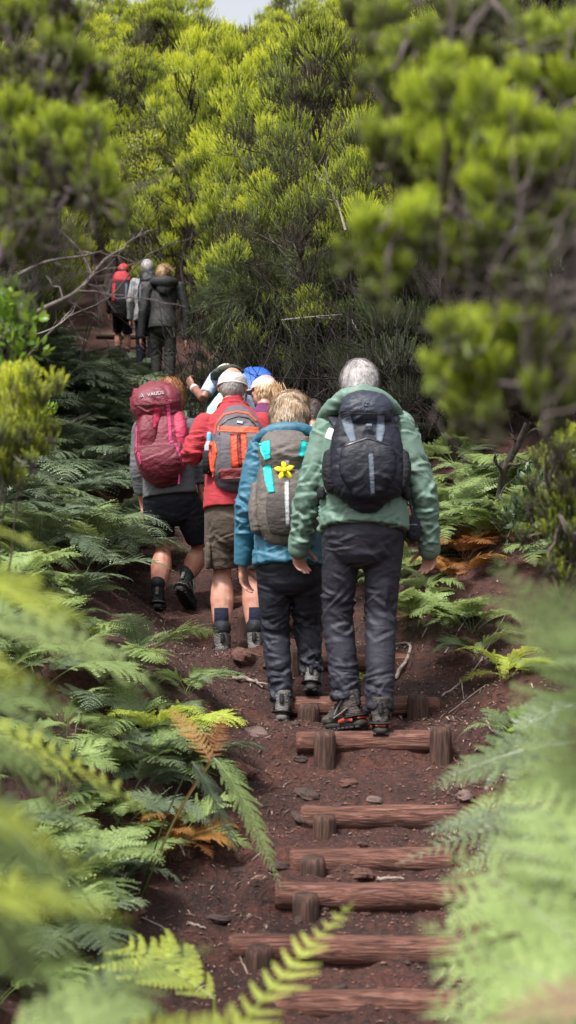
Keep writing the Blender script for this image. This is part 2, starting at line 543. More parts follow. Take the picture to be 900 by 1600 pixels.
# ================================================================ people
SKIN = skin('skin', (.50, .27, .20)); SKIN_TAN = skin('skin_tan', (.43, .205, .145)); SKIN_BR = skin('skin_brown', (.22, .10, .07))
EYE = plain('eye', (.03, .02, .02), .2)


def hair_mat(name, a, b_, c_=None):
    if name in MATS: return MATS[name]
    m, nt, N, L, b = _mat(name)
    at = N.new('ShaderNodeAttribute'); at.attribute_name = 'growth'
    sp = N.new('ShaderNodeSeparateColor'); L.new(at.outputs['Color'], sp.inputs[0])
    cr = N.new('ShaderNodeValToRGB'); e = cr.color_ramp.elements
    e[0].color = (*a, 1); e[1].color = (*b_, 1)
    L.new(sp.outputs[0], cr.inputs[0]); L.new(cr.outputs[0], b.inputs['Base Color'])
    b.inputs['Roughness'].default_value = .45
    MATS[name] = m
    return m


def hand(mb, w, h, n, thumb, size=1.0, curl=.5):
    """palm, five fingers and thumb; w wrist, h along the hand, n where the palm faces, thumb = +1/-1 side of h x n"""
    h = nrm(tuple(h)); n = np.array(tuple(n), float); n = nrm(n - h * (h @ n)); s = np.cross(h, n) * thumb
    w = np.array(tuple(w), float)
    S = size
    mb.loft([w - h * .03 * S, w + h * .01 * S, w + h * .045 * S, w + h * .085 * S], [(.027 * S, .021 * S), (.03 * S, .02 * S), (.041 * S, .019 * S), (.04 * S, .014 * S)], s, n=12)
    for k, (off, ln, r) in enumerate(((.03, .074, .0092), (.0105, .082, .0096), (-.009, .077, .0092), (-.028, .06, .008))):
        p = w + h * (.08 - abs(off) * .18) * S + s * off * S
        d = h.copy(); pts = [p]; c = curl * (1 + .18 * k)
        spread = s * off * 1.6
        for sgm, a in ((.45, .35), (.32, .8), (.23, .7)):
            ang = a * c
            d = nrm(d * math.cos(ang) + n * math.sin(ang))
            p = p + nrm(d + spread) * ln * sgm * S; pts.append(p)
        mb.loft(pts, [r * S, r * .95 * S, r * .86 * S, r * .72 * S], s, n=8)
    p = w + h * .022 * S + s * .026 * S
    pts = [p]; d = nrm(h * .62 + s * .75 + n * .25)
    for l_, turn in ((.04, .0), (.03, .35), (.026, .3)):
        d = nrm(d + h * turn * .7 + n * turn * curl - s * turn * .3); p = p + d * l_ * S; pts.append(p)
    mb.loft(pts, [.0125 * S, .0115 * S, .0105 * S, .0085 * S], n, n=8)


def head(mb, c, f, u, S=1.0):
    """c = centre of the skull, f = where the face looks, u = up"""
    f = nrm(tuple(f)); u = np.array(tuple(u), float); u = nrm(u - f * (u @ f)); r = np.cross(f, u); c = np.array(tuple(c), float)
    e = lambda a, b_, d, R: mb.ell(c + (r * a + f * b_ + u * d) * S, [q * S for q in R], r, f, n=16)
    e(0, -.008, .012, (.077, .096, .102))
    e(0, .03, -.055, (.058, .058, .06)); e(0, .045, -.088, (.036, .038, .03))
    e(0, .072, .02, (.055, .022, .03)); e(0, .09, -.02, (.011, .018, .026)); e(0, .1, -.034, (.016, .014, .011))
    e(0, .082, -.062, (.026, .014, .008)); e(0, .079, -.073, (.021, .013, .007))
    e(.04, .062, -.028, (.022, .02, .022)); e(-.04, .062, -.028, (.022, .02, .022))
    for q in (-1, 1):
        e(q * .079, -.004, -.008, (.011, .021, .033)); e(q * .083, -.012, .004, (.008, .016, .02))
    return r, f, u


def eyes(c, f, u, S, parent):
    r = np.cross(f, u)
    for q in (-1, 1):
        m = MB(); m.ell(np.array(tuple(c)) + (r * q * .031 + f * .083 - u * .003) * S - np.array(tuple(parent.location)), .011 * S, n=10)
        link('eye', m.mesh('eye'), EYE, parent)


def blade_hair(name, parent, mat, c, f, u, S, R=(.08, .1, .106), n=2600, length=.035, mask=None, flow=None, width=.0022, wave=0, lift=.5, seed=1, curl=0, cap=True, off_u=.012):
    """hair: a close scalp and strands that grow from it"""
    rg = np.random.default_rng(seed)
    r = np.cross(f, u); c = np.array(tuple(c)) + u * off_u * S - f * .008 * S
    D = nrm(rg.normal(size=(n * 3, 3)))
    ok = mask(D) if mask else D[:, 2] > -.2
    D = D[ok][:n]; n = len(D)
    P = c + (D[:, :1] * R[0] * r + D[:, 1:2] * R[1] * f + D[:, 2:] * R[2] * u) * S
    Nn = nrm(D[:, :1] / R[0] * r + D[:, 1:2] / R[1] * f + D[:, 2:] / R[2] * u)
    if flow is None: fl = -u[None] * np.ones((n, 1))
    else: fl = flow(D, P, r, f, u)
    fl = nrm(fl - Nn * (fl * Nn).sum(1, keepdims=True) * .9)
    clump = pnoise(P * 55 + seed)
    ln = length * S * (.7 + .6 * rg.random(n))
    K = 5
    t = np.linspace(0, 1, K)
    jit = nrm(rg.normal(size=(n, 3))) * .25 + nrm(np.stack([pnoise(P * 30 + 5), pnoise(P * 30 + 15), pnoise(P * 30 + 25)], 1)) * .25
    d0 = nrm(Nn * lift + fl + jit)
    pts = []
    p = P.copy(); d = d0
    side0 = nrm(np.cross(d0, Nn) + 1e-4)
    ph = rg.random(n) * 6.28
    for k in range(K):
        pts.append(p.copy())
        if curl:
            a = ph + k * 1.9
            dd = nrm(d + (side0 * np.cos(a)[:, None] + Nn * np.sin(a)[:, None]) * curl)
        else:
            a = ph + k * 1.2
            dd = nrm(d + side0 * (np.sin(a) * wave)[:, None])
        p = p + dd * (ln / (K - 1))[:, None]
        q = p - c; ql = np.stack([(q @ r) / R[0], (q @ f) / R[1], (q @ u) / R[2]], 1) / S
        rr = np.linalg.norm(ql, axis=1)
        inside = rr < 1.03
        p = np.where(inside[:, None], c + q * (1.03 / np.maximum(rr, .2))[:, None], p)
        d = nrm(d * .7 + fl * .45 - u * .12)
    pts = np.stack(pts, 1)
    w = width * S * np.array([1, 1, .95, .8, .2])
    side = nrm(np.cross(pts[:, -1] - pts[:, 0], Nn) + 1e-5)
    A = pts + side[:, None] * w[None, :, None]; B = pts - side[:, None] * w[None, :, None]
    V = np.stack([A, B], 2).reshape(-1, 3)
    b0 = (np.arange(n) * K * 2)[:, None]
    F = np.concatenate([np.stack([b0[:, 0] + 2 * k, b0[:, 0] + 2 * k + 1, b0[:, 0] + 2 * k + 3, b0[:, 0] + 2 * k + 2], 1) for k in range(K - 1)])
    tone = np.clip(.55 + clump * .4 + rg.normal(size=n) * .2, 0, 1)
    G = np.repeat(np.stack([tone, tone, tone], 1)[:, None], K * 2, 1).reshape(-1, 3)
    mb = MB(); mb.add(V, F, None, G)
    if cap:
        m2 = MB(); m2.ell((0, 0, 0), 1.0, n=28)
        VV = np.vstack(m2.V); keep = mask(VV) if mask else VV[:, 2] > -.2
        VV2 = c + (VV[:, :1] * R[0] * r + VV[:, 1:2] * R[1] * f + VV[:, 2:] * R[2] * u) * S * 1.005
        VV2 = VV2 + nrm(VV2 - c) * (pnoise(VV2 * 40)[:, None] * .004)
        f4 = np.vstack(m2.F4); f3 = np.vstack(m2.F3)
        f4 = f4[keep[f4].all(1)]; f3 = f3[keep[f3].all(1)]
        mb.add(VV2, f4, f3, np.full((len(VV2), 3), .35))
    return link(name, mb.mesh(name, growth=True, off=tuple(parent.location)), mat, parent)


def boot(parent, ankle, fwd, pitch, mat, sole_mat, S=1.0, accent=None, sock=None, collar=.0, lace_mat=None):
    """a walking boot; pitch > 0 lifts the heel"""
    fw = Vector(fwd); fw.z = 0; fw.normalize()
    rt = Vector((fw.y, -fw.x, 0))
    q = math.cos(pitch), math.sin(pitch)
    F = fw * q[0] - Vector((0, 0, 1)) * q[1]; U = fw * q[1] + Vector((0, 0, 1)) * q[0]
    A = Vector(ankle)
    P = lambda a, b_, c_: A + (rt * a + F * b_ + U * c_) * S
    up = MB()
    up.loft([P(0, -.015, .075 + collar), P(0, -.012, .03), P(0, -.008, -.02)], [(.05 * S, .058 * S), (.047 * S, .06 * S), (.046 * S, .066 * S)], rt, n=16, ends=('flat', 'round'))
    up.ell(P(0, -.035, -.04), (.041 * S, .05 * S, .04 * S), rt, F)
    up.ell(P(0, .05, -.045), (.046 * S, .085 * S, .038 * S), rt, F)
    up.ell(P(0, .12, -.055), (.048 * S, .06 * S, .03 * S), rt, F)
    up.loft([P(0, .01, .03), P(0, .06, -.005), P(0, .11, -.03)], [(.03 * S, .02 * S)] * 3, rt, n=10)
    bo = garment('boot', up, mat, parent, voxel=.006, smooth=3, amp=.0012, f=(30, 30, 40))
    so = MB()
    so.loft([P(.002, -.088, -.085), P(.002, -.05, -.085), P(0, .02, -.085), P(.002, .1, -.085), P(.004, .165, -.08)], [(.03 * S, .017 * S), (.042 * S, .017 * S), (.038 * S, .016 * S), (.05 * S, .016 * S), (.033 * S, .014 * S)], rt, n=18, power=3)
    for k in range(9):
        b_ = -.085 + k * .03
        wd_ = .036 if k in (0, 8) else .044
        for sx in (-1, 1):
            so.loft([P(sx * .012, b_, -.101), P(sx * wd_, b_, -.1)], [(.009 * S, .006 * S)] * 2, F, n=8, power=4, ends=('flat', 'flat'))
    link('sole', so.mesh('sole', off=tuple(parent.location)), sole_mat, bo)
    if accent:
        ac = MB(); ac.loft([P(.043, -.07, -.068), P(.048, -.03, -.06), P(.046, .02, -.07)], [(.004 * S, .009 * S)] * 3, rt, n=8)
        ac.loft([P(-.043, -.07, -.068), P(-.048, -.03, -.06), P(-.046, .02, -.07)], [(.004 * S, .009 * S)] * 3, rt, n=8)
        ac.loft([P(-.02, -.088, -.06), P(.02, -.088, -.06)], [(.006 * S, .008 * S)] * 2, U, n=8)
        link('heel_accent', ac.mesh('heel_accent', off=tuple(parent.location)), accent, bo)
    hc_ = MB(); hc_.loft([P(-.042, -.03, -.055), P(-.03, -.075, -.05), P(0, -.088, -.048), P(.03, -.075, -.05), P(.042, -.03, -.055)], [(.005 * S, .022 * S)] * 5, U, n=8)
    hc_.loft([P(0, -.082, .0), P(0, -.077, .045)], [(.012 * S, .007 * S)] * 2, rt, n=8, power=3)
    link('heel_counter', hc_.mesh('heel_counter', off=tuple(parent.location)), MATS['black_cloth'] if mat is not B_BLACK else MATS['grey_boot_leather'], bo)
    lc = MB()
    for q_ in (-1, 1):
        lc.tube([P(q_ * .05, -.02, .03), P(q_ * .05, .01, .0), P(q_ * .05, .04, -.035)], .005 * S, n=5); lc.tube([P(q_ * .046, -.05, -.01), P(q_ * .05, -.01, -.03), P(q_ * .05, .05, -.05)], .004 * S, n=5)
    for q_ in range(4): lc.tube([P(-.03, .035 + q_ * .022, .025 - q_ * .014), P(0, .045 + q_ * .022, .032 - q_ * .014), P(.03, .035 + q_ * .022, .025 - q_ * .014)], .003 * S, n=5)
    link('lace', lc.mesh('lace', off=tuple(parent.location)), MATS['pale_lace'], bo)
    cb = MB()
    cb.loft([P(0, -.015, .068 + collar), P(0, -.015, .084 + collar)], [(.054 * S, .062 * S)] * 2, rt, n=16)
    if sock or mat is B_BLACK: link('ankle_cuff', cb.mesh('ankle_cuff', off=tuple(parent.location)), MATS['black_cloth'], bo)
    if sock:
        sk_ = MB(); sk_.loft([P(0, -.01, .05 + collar), P(0, -.006, .13 + collar), P(0, 0, .19 + collar)], [(.046 * S, .05 * S), (.043 * S, .047 * S), (.046 * S, .05 * S)], rt, n=16, ends=('flat', 'flat'))
        link('sock', sk_.mesh('sock', off=tuple(parent.location)), sock, parent)
    return bo


def cap_hat(parent, c, f, u, S, mat, brim=True, ruffle=False, r=(.09, .108, .092), band=.0, seed=0):
    f = nrm(tuple(f)); u = nrm(tuple(u)); rr = np.cross(f, u); c = np.array(tuple(c), float)
    m = MB()
    m2 = MB(); m2.ell((0, 0, 0), 1.0, n=40)
    V = np.vstack(m2.V); low = V[:, 2] < -.12
    V2 = V.copy(); V2[low] = V2[low] * np.array([1, 1, 0]) / np.maximum(np.linalg.norm(V2[low][:, :2], axis=1), .4)[:, None] * .99 + np.array([0, 0, -.16])
    a = np.arctan2(V[:, 1], V[:, 0])
    crease = 1 + .012 * pnoise(V * 7 + seed) + .008 * np.abs(np.sin(a * 3))
    P = c + ((V2[:, :1] * r[0] * rr + V2[:, 1:2] * r[1] * f) * crease[:, None] + V2[:, 2:] * r[2] * u * (1 + .03 * pnoise(V * 3 + 5 + seed))[:, None]) * S
    m.add(P, np.vstack(m2.F4), np.vstack(m2.F3))
    # band round the edge, with a strap gap at the back
    pts = [c + (rr * math.cos(t) * r[0] * 1.015 + f * math.sin(t) * r[1] * 1.015 - u * .012) * S for t in np.linspace(-math.pi / 2, 1.5 * math.pi, 33)]
    m.loft(pts, [(.004, .012 * S)] * 33, u, n=8) if False else m.tube(pts, .006 * S, n=6)
    m.ell(c + u * r[2] * S, .008 * S, n=8)
    if brim:
        m.loft([c + (rr * x * 1.0 + f * (r[1] * .9) - u * .02) * S for x in (-.07, -.035, 0, .035, .07)], [(.004, .03 * S), (.004, .055 * S), (.004, .062 * S), (.004, .055 * S), (.004, .03 * S)], u, n=10)
    return link('cap', m.mesh('cap', off=tuple(parent.location)), mat, parent)


cloth('black_cloth', (.012, .012, .016), .7); plain('pale_lace', (.2, .19, .18), .8)
N_NAVY = cloth('navy_trousers', (.024, .023, .034), .62, .35, 9)
N_NAVY2 = cloth('dark_navy_trousers', (.020, .021, .032), .62, .35, 9)
GREEN = cloth('green_shell', (.10, .172, .135), .58, .22, 9, sheen=.05, var=.08)
TEAL = cloth('teal_shell', (.022, .115, .185), .58, .22, 11, sheen=.05, var=.1)
RED = cloth('red_knit', (.32, .02, .03), .85, .3, 30, 260, stretch=(1, 1, 6), var=.1)
KHAKI = cloth('brown_khaki', (.062, .043, .031), .85, .4, 12)
BLACKSH = cloth('black_shorts', (.008, .009, .016), .75, .4, 12)
GREYSH = cloth('grey_shirt', (.085, .085, .095), .85, .4, 16)
CHAR = cloth('charcoal_shell', (.034, .034, .035), .65, .25, 10)
CHARTR = cloth('charcoal_trousers', (.032, .031, .030), .8, .4, 14)
PURPLE = cloth('purple_fleece', (.10, .015, .075), .9, .4, 24)
BLUE = cloth('blue_shell', (.012, .085, .40), .5, .3, 10)
MINT = cloth('mint_shirt', (.33, .62, .48), .8, .3, 14)
VEST = cloth('grey_vest', (.05, .055, .05), .8, .4, 16)
LBLUE = cloth('pale_blue_shirt', (.36, .45, .58), .8, .3, 14)
WHITE = cloth('white_cotton', (.42, .39, .385), .85, .35, 18, var=.1)
CREAM = cloth('cream_cotton', (.62, .58, .42), .85, .35, 18, var=.15)
NAVYSOCK = cloth('navy_sock', (.008, .010, .026), .9, .3, 40)
B_BROWN = cloth('brown_boot_leather', (.05, .042, .038), .7, .6, 40, var=.35)
B_GREY = cloth('grey_boot_leather', (.13, .12, .115), .75, .6, 40, var=.35)
B_BLACK = cloth('black_boot_leather', (.018, .018, .02), .7, .6, 40, var=.35)
SOLE = plain('rubber_sole', (.016, .014, .014), .75)
SOLE_G = plain('grey_rubber_sole', (.09, .085, .085), .8)
ORANGE = plain('orange_red_rubber', (.34, .05, .03), .6)
HAIR_W = hair_mat('white_hair', (.27, .235, .235), (.66, .63, .63))
HAIR_BL = hair_mat('streaked_blonde_hair', (.20, .11, .06), (.72, .56, .40))
HAIR_CU = hair_mat('auburn_curls', (.16, .06, .025), (.50, .24, .11))
HAIR_PO = hair_mat('sandy_hair', (.26, .13, .06), (.66, .45, .26))
HAIR_DK = hair_mat('dark_hair', (.02, .015, .015), (.12, .09, .085))
HAIR_GR = hair_mat('grey_hair', (.2, .18, .17), (.5, .46, .44))


def person(label, base, group='walkers climbing the path'):
    return empty('person', base, label, 'person', group)


def npv(v): return np.array(tuple(v), float)


def limb(mb, a, b_, c, ra, rb, rc, side, n=14, rmid=None, ends=('round', 'round'), bulge=1.0):
    a, b_, c = npv(a), npv(b_), npv(c)
    pts = [a, a * .5 + b_ * .5, b_ * .96 + a * .04, b_ * .96 + c * .04, b_ * .6 + c * .4, c]
    m1 = (ra + rb) / 2 * bulge if np.isscalar(ra) else ((ra[0] + rb[0]) / 2, (ra[1] + rb[1]) / 2)
    m2 = rmid if rmid is not None else (rb * .5 + rc * .5) * bulge if np.isscalar(rb) else ((rb[0] + rc[0]) / 2, (rb[1] + rc[1]) / 2)
    ctube(mb, pts, [ra, m1, rb, rb, m2, rc], side, k=3, n=n, ends=ends)


def body(p, J, S, mat, voxel=.006, gaze=(0, 1, -.15), up=(0, .15, 1), calf=.056):
    """one continuous body under the clothes"""
    m = MB()
    f = nrm(gaze); u = np.array(up, float); u = nrm(u - f * (u @ f))
    head(m, J['head'], f, u, S)
    hc = npv(J['head'])
    m.loft([hc - u * .06 * S - f * .02 * S, npv(J['neck'])], [.052 * S, .058 * S], (1, 0, 0))
    ch = npv(J['chest']); pe = npv(J['pelvis'])
    ctube(m, [npv(J['neck']), ch + (npv(J['neck']) - ch) * .35, ch, ch * .5 + pe * .5, pe], [(.06 * S, .055 * S), (.125 * S, .085 * S), (.145 * S, .1 * S), (.12 * S, .09 * S), (.15 * S, .1 * S)], (1, 0, 0), k=4, n=16)
    for q in 'LR':
        limb(m, J['sh' + q], J['el' + q], J['wr' + q], .046 * S, .038 * S, .026 * S, (1, 0, 0), rmid=.037 * S)
        hdir, pal, curl = (J.get('hand' + q) or ((0, .2, -1), (1 if q == 'L' else -1, 0, 0), .6))
        th = nrm(np.cross(nrm(hdir), nrm(pal))) @ np.array([0, 1, 0.3])
        hand(m, J['wr' + q], hdir, pal, 1 if th > 0 else -1, S, curl)
        limb(m, J['hip' + q], J['kn' + q], J['an' + q], .078 * S, .053 * S, .036 * S, (1, 0, 0), rmid=calf * S)
        an = npv(J['an' + q]); ff = J.get('toe' + q, (0, 1, 0))
        m.ell(an + npv(ff) * .05 * S - np.array([0, 0, .035]) * S, (.028 * S, .06 * S, .024 * S), np.cross(nrm(ff), [0, 0, 1]), ff)
    V, N, F = melt(m, voxel, 3)
    b = link('body', npmesh('body', V - npv(p.location), F), mat, p)
    eyes(hc, f, u, S, p)
    return f, u


def torso(mb, rows, n=20, side=(1, 0, 0), power=2.3, ends=('flat', 'round')):
    ctube(mb, [r[0] for r in rows], [r[1] for r in rows], side, k=5, n=n, power=power, ends=ends)


# ---------------------------------------------------------------- 1 the man in the green jacket
def foot(px, py, d): FEET.append(tuple(W(px, py, d)))


def ridge(name, pts, r, mat, parent, side=(0, 0, 1), k=5):
    m = MB(); ctube(m, pts, [r] * len(pts), side, k=k, n=8)
    return link(name, m.mesh(name, off=tuple(parent.location)), mat, parent)


d = 6.5
g1 = person('white-haired man in a green jacket and dark trousers', W(570, 1138, d))
J = dict(head=W(562, 601, d + .15), neck=W(563, 634, d + .10), chest=W(567, 700, d + .05), pelvis=W(567, 822, d - .02),
         shL=W(514, 668, d + .08), shR=W(624, 664, d + .08), elL=W(482, 770, d + .06), elR=W(662, 768, d + .03),
         wrL=W(466, 853, d + .14), wrR=W(671, 853, d + .09),
         handL=((.05, .35, -.9), (.55, -.6, -.2), .9), handR=((.02, .3, -.95), (-.5, -.75, 0), 1.0),
         hipL=W(537, 830, d), hipR=W(598, 830, d), knL=W(527, 962, d + .09), knR=W(595, 962, d + .05),
         anL=W(543, 1103, d + .03), anR=W(594, 1110, d - .05), toeL=(-.62, .78, 0), toeR=(.1, 1, 0))
f, u = body(g1, J, 1.0, SKIN, .0055, gaze=(0, 1, -.28), up=(0, .3, 1))
m = MB()
torso(m, [(W(569, 829, d - .03), (.212, .150)), (W(569, 815, d - .02), (.213, .152)), (W(567, 780, d - .01), (.203, .14)), (W(567, 730, d + .02), (.197, .132)), (W(567, 690, d + .05), (.19, .13)),
          (W(567, 668, d + .07), (.172, .112)), (W(565, 650, d + .09), (.12, .095)), (W(563, 634, d + .11), (.085, .085))])
for q, cuff in (('L', (467, 857)), ('R', (671, 858))):
    a, e_, w_ = J['sh' + q], J['el' + q], W(cuff[0], cuff[1], d + (.13 if q == 'L' else .08))
    limb(m, a, e_, w_, .076, .064, .05, (1, 0, 0), rmid=.062, n=16, ends=('round', 'flat'), bulge=1.04)
garment('jacket', m, GREEN, g1, .0065, 3, .0085, (7, 7, 12), [(J['elL'], .12, 1.6), (J['elR'], .12, 1.6), (J['shL'], .1, .8), (J['shR'], .1, .8), (W(569, 812, d - .15), .14, 1.0), (W(520, 800, d), .12, .8), (W(470, 830, d), .08, .9), (W(670, 830, d), .08, .9)], 3)
m = MB()
ctube(m, [W(506, 660, d + .12), W(517, 642, d + .02), W(540, 621, d - .03), W(564, 616, d - .06), W(590, 621, d - .03), W(611, 640, d + .02), W(622, 662, d + .12)],
      [(.02, .045), (.035, .05), (.042, .045), (.045, .04), (.042, .045), (.035, .05), (.02, .045)], (0, .5, 1), k=5, n=14)
garment('hood', m, GREEN, g1, .008, 3, .008, (13, 13, 13), (), 8)
for q, c_ in (('L', (467, 852)), ('R', (671, 853))):
    m = MB(); dd = d + (.13 if q == 'L' else .08)
    m.loft([W(c_[0] + (1 if q == 'L' else -1), c_[1] - 9, dd - .004), W(c_[0], c_[1] + 7, dd + .004)], [(.055, .055), (.053, .053)], (1, 0, 0), n=16)
    link('cuff', m.mesh('cuff', off=tuple(g1.location)), GREEN, g1)
m = MB(); m.loft([W(569, 826, d - .03), W(569, 832, d - .03)], [(.2, .138)] * 2, (1, 0, 0), n=24, power=2.3, ends=('flat', 'flat'))
m2 = MB()
m2.loft([W(567, 805, d - .01), W(567, 836, d - .01), W(567, 854, d - .01)], [(.175, .13), (.193, .135), (.17, .12)], (1, 0, 0), n=18, power=2.3)
limb(m2, W(535, 835, d), J['knL'], W(542, 1092, d + .03), .098, .074, .067, (1, 0, 0), rmid=.072, n=18, ends=('round', 'flat'))
limb(m2, W(600, 835, d), J['knR'], W(593, 1110, d - .05), .10, .074, .067, (1, 0, 0), rmid=.072, n=18, ends=('round', 'flat'))
kn = [(J['knL'], .12, 1.2), (J['knR'], .12, 1.2), (W(541, 1075, d), .09, 1.3), (W(594, 1085, d), .1, 1.5), (W(567, 870, d), .14, .3)]
garment('trousers', m2, N_NAVY, g1, .0065, 3, .008, (6, 6, 13), kn, 5, .45)
boot(g1, W(543, 1103, d + .03), (-.62, .78, 0), .16, B_BROWN, SOLE, 1.02, ORANGE)
boot(g1, W(594, 1110, d - .05), (.05, 1, 0), -.05, B_BROWN, SOLE, .96, ORANGE)
foot(560, 1137, d + .1); foot(523, 1136, d + .15); foot(595, 1139, d + .0)
blade_hair('hair', g1, HAIR_W, J['head'], f, u, 1.0, (.087, .106, .106), 12000, .03, lambda D: (D[:, 2] > -.55 + .9 * np.clip(D[:, 1], 0, 1)) & ~((np.abs(D[:, 0]) > .84) & (D[:, 1] > -.3) & (D[:, 2] < -.1)),
           lambda D, P, r, f, u: -u * .9 + r * D[:, :1] * .4 - f * .25, .0010, lift=.85, seed=5)

# ---------------------------------------------------------------- 2 the woman in the teal jacket
d = 6.9
g2 = person('short blonde woman in a teal blue jacket, beside the man in the green jacket', W(455, 1125, d))
J = dict(head=W(453, 648, d + .13), neck=W(452, 680, d + .09), chest=W(450, 735, d + .05), pelvis=W(452, 870, d - .02),
         shL=W(408, 706, d + .07), shR=W(496, 704, d + .07), elL=W(386, 795, d + .05), elR=W(512, 795, d + .05),
         wrL=W(379, 886, d + .12), wrR=W(508, 870, d + .2), handL=((.1, .15, -1), (.8, -.5, 0), .55), handR=((0, .3, -.9), (-.8, .3, 0), .6),
         hipL=W(430, 880, d), hipR=W(476, 880, d), knL=W(430, 990, d + .1), knR=W(480, 975, d + .16),
         anL=W(442, 1099, d + .0), anR=W(488, 1056, d + .1), toeL=(.1, 1, 0), toeR=(.1, 1, 0))
f, u = body(g2, J, .93, SKIN, .0055, gaze=(0, 1, -.3), up=(0, .3, 1), calf=.046)
m = MB()
torso(m, [(W(450, 886, d - .03), (.180, .145)), (W(450, 870, d - .02), (.178, .145)), (W(450, 820, d), (.165, .13)), (W(450, 760, d + .03), (.16, .12)), (W(451, 722, d + .05), (.165, .118)),
          (W(452, 702, d + .07), (.145, .1)), (W(452, 688, d + .09), (.09, .085)), (W(452, 676, d + .1), (.07, .07))])
for q, cu in (('L', W(379, 882, d + .11)), ('R', W(508, 868, d + .19))):
    limb(m, J['sh' + q], J['el' + q], cu, .075, .062, .045, (1, 0, 0), rmid=.056, n=16, ends=('round', 'flat'), bulge=1.04)
garment('jacket', m, TEAL, g2, .0065, 3, .0085, (8, 8, 13), [(J['elL'], .11, 1.6), (J['shL'], .1, .9), (W(430, 870, d - .1), .14, 1.1), (W(470, 870, d - .1), .12, .9)], 13)
m = MB()
ctube(m, [W(405, 694, d + .1), W(414, 682, d), W(432, 674, d - .04), W(452, 672, d - .05), W(474, 674, d - .03), W(492, 684, d + .02), W(499, 696, d + .1)],
      [(.02, .04), (.034, .045), (.04, .045), (.04, .045), (.04, .045), (.034, .045), (.02, .04)], (0, .5, 1), k=5, n=14)
garment('hood', m, TEAL, g2, .008, 3, .007, (13, 13, 13), (), 18)
m2 = MB()
m2.loft([W(452, 868, d - .01), W(452, 885, d - .01), W(452, 900, d - .01)], [(.155, .125), (.162, .13), (.14, .11)], (1, 0, 0), n=18, power=2.3)
limb(m2, W(428, 892, d), J['knL'], W(441, 1094, d + .0), .092, .071, .056, (1, 0, 0), rmid=.066, n=18, ends=('round', 'flat'))
limb(m2, W(477, 892, d), J['knR'], W(487, 1050, d + .1), .092, .071, .054, (1, 0, 0), rmid=.066, n=18, ends=('round', 'flat'))
garment('trousers', m2, N_NAVY2, g2, .0065, 3, .008, (7, 7, 14), [(J['knL'], .12, 1.1), (J['knR'], .12, 1.1), (W(440, 1080, d), .08, 1.3), (W(487, 1040, d), .08, 1.3)], 15, .4)
boot(g2, W(442, 1099, d + .0), (.1, 1, 0), .15, B_GREY, SOLE_G, .88)
boot(g2, W(488, 1056, d + .1), (.12, 1, 0), .3, B_GREY, SOLE, .88)
foot(443, 1127, d + .05); foot(488, 1085, d + .2)
blade_hair('hair', g2, HAIR_BL, J['head'], f, u, .93, (.091, .108, .115), 10000, .075, lambda D: (D[:, 2] > -.6 + .75 * np.clip(D[:, 1], 0, 1)),
           lambda D, P, r, f, u: -u * 1.0 + r * D[:, :1] * .15 - f * .1, .0011, lift=.45, seed=6, wave=.2)

# ---------------------------------------------------------------- 3 the man in red
d = 8.1
g3 = person('man in a red long-sleeved top, brown shorts and white cap, ahead of the teal jacket', W(370, 1026, d))
J = dict(head=W(363, 604, d + .16), neck=W(364, 640, d + .11), chest=W(366, 700, d + .06), pelvis=W(368, 800, d - .02),
         shL=W(322, 664, d + .08), shR=W(408, 662, d + .08), elL=W(298, 712, d + .02), elR=W(434, 722, d + .06),
         wrL=W(322, 690, d + .28), wrR=W(425, 700, d + .3), handL=((.5, .5, .5), (.6, -.6, 0), 1.1), handR=((-.5, .5, .5), (-.6, -.6, 0), 1.1),
         hipL=W(347, 808, d), hipR=W(391, 808, d), knL=W(347, 897, d + .06), knR=W(394, 895, d + .08),
         anL=W(347, 1000, d), anR=W(399, 998, d + .02), toeL=(-.05, 1, 0), toeR=(.05, 1, 0))
f, u = body(g3, J, 1.0, SKIN, .006, gaze=(0, 1, -.15), up=(0, .2, 1), calf=.071)
m = MB()
torso(m, [(W(368, 796, d - .02), (.193, .15)), (W(368, 780, d - .01), (.19, .15)), (W(367, 740, d + .02), (.178, .14)), (W(366, 700, d + .05), (.18, .14)), (W(366, 668, d + .08), (.18, .125)),
          (W(365, 650, d + .1), (.14, .1)), (W(364, 636, d + .12), (.08, .08)), (W(364, 625, d + .13), (.062, .065))])
limb(m, J['shL'], J['elL'], J['wrL'], .078, .064, .042, (1, 0, 0), n=16, ends=('round', 'flat'), bulge=1.05)
limb(m, J['shR'], J['elR'], J['wrR'], .078, .064, .042, (1, 0, 0), n=16, ends=('round', 'flat'), bulge=1.05)
garment('red_top', m, RED, g3, .007, 3, .008, (7, 7, 13), [(J['elL'], .12, 1.2)], 23)
ridge('collar', [W(344, 640, d + .2), W(347, 632, d + .1), W(364, 628, d + .06), W(382, 632, d + .1), W(385, 640, d + .2)], (.016, .022), RED, g3)
m2 = MB()
m2.loft([W(368, 785, d - .01), W(368, 812, d - .01), W(368, 835, d - .01)], [(.165, .13), (.178, .135), (.16, .12)], (1, 0, 0), n=18, power=2.3)
m2.loft([W(346, 805, d), W(346, 850, d + .02), W(346, 884, d + .05)], [(.1, .11), (.103, .11), (.1, .11)], (1, 0, 0), n=18, ends=('round', 'flat'))
m2.loft([W(393, 805, d), W(394, 850, d + .03), W(395, 882, d + .07)], [(.1, .11), (.103, .11), (.1, .11)], (1, 0, 0), n=18, ends=('round', 'flat'))
sh = garment('shorts', m2, KHAKI, g3, .007, 3, .008, (7, 7, 12), [(W(346, 870, d), .15, .5)], 25)
m = MB(); m.loft([W(325, 850, d - .03), W(325, 885, d - .02)], [(.016, .055), (.018, .058)], (1, .15, 0), n=12, power=4)
link('cargo_pocket', m.mesh('cargo_pocket', off=tuple(g3.location)), KHAKI, sh)
m = MB()
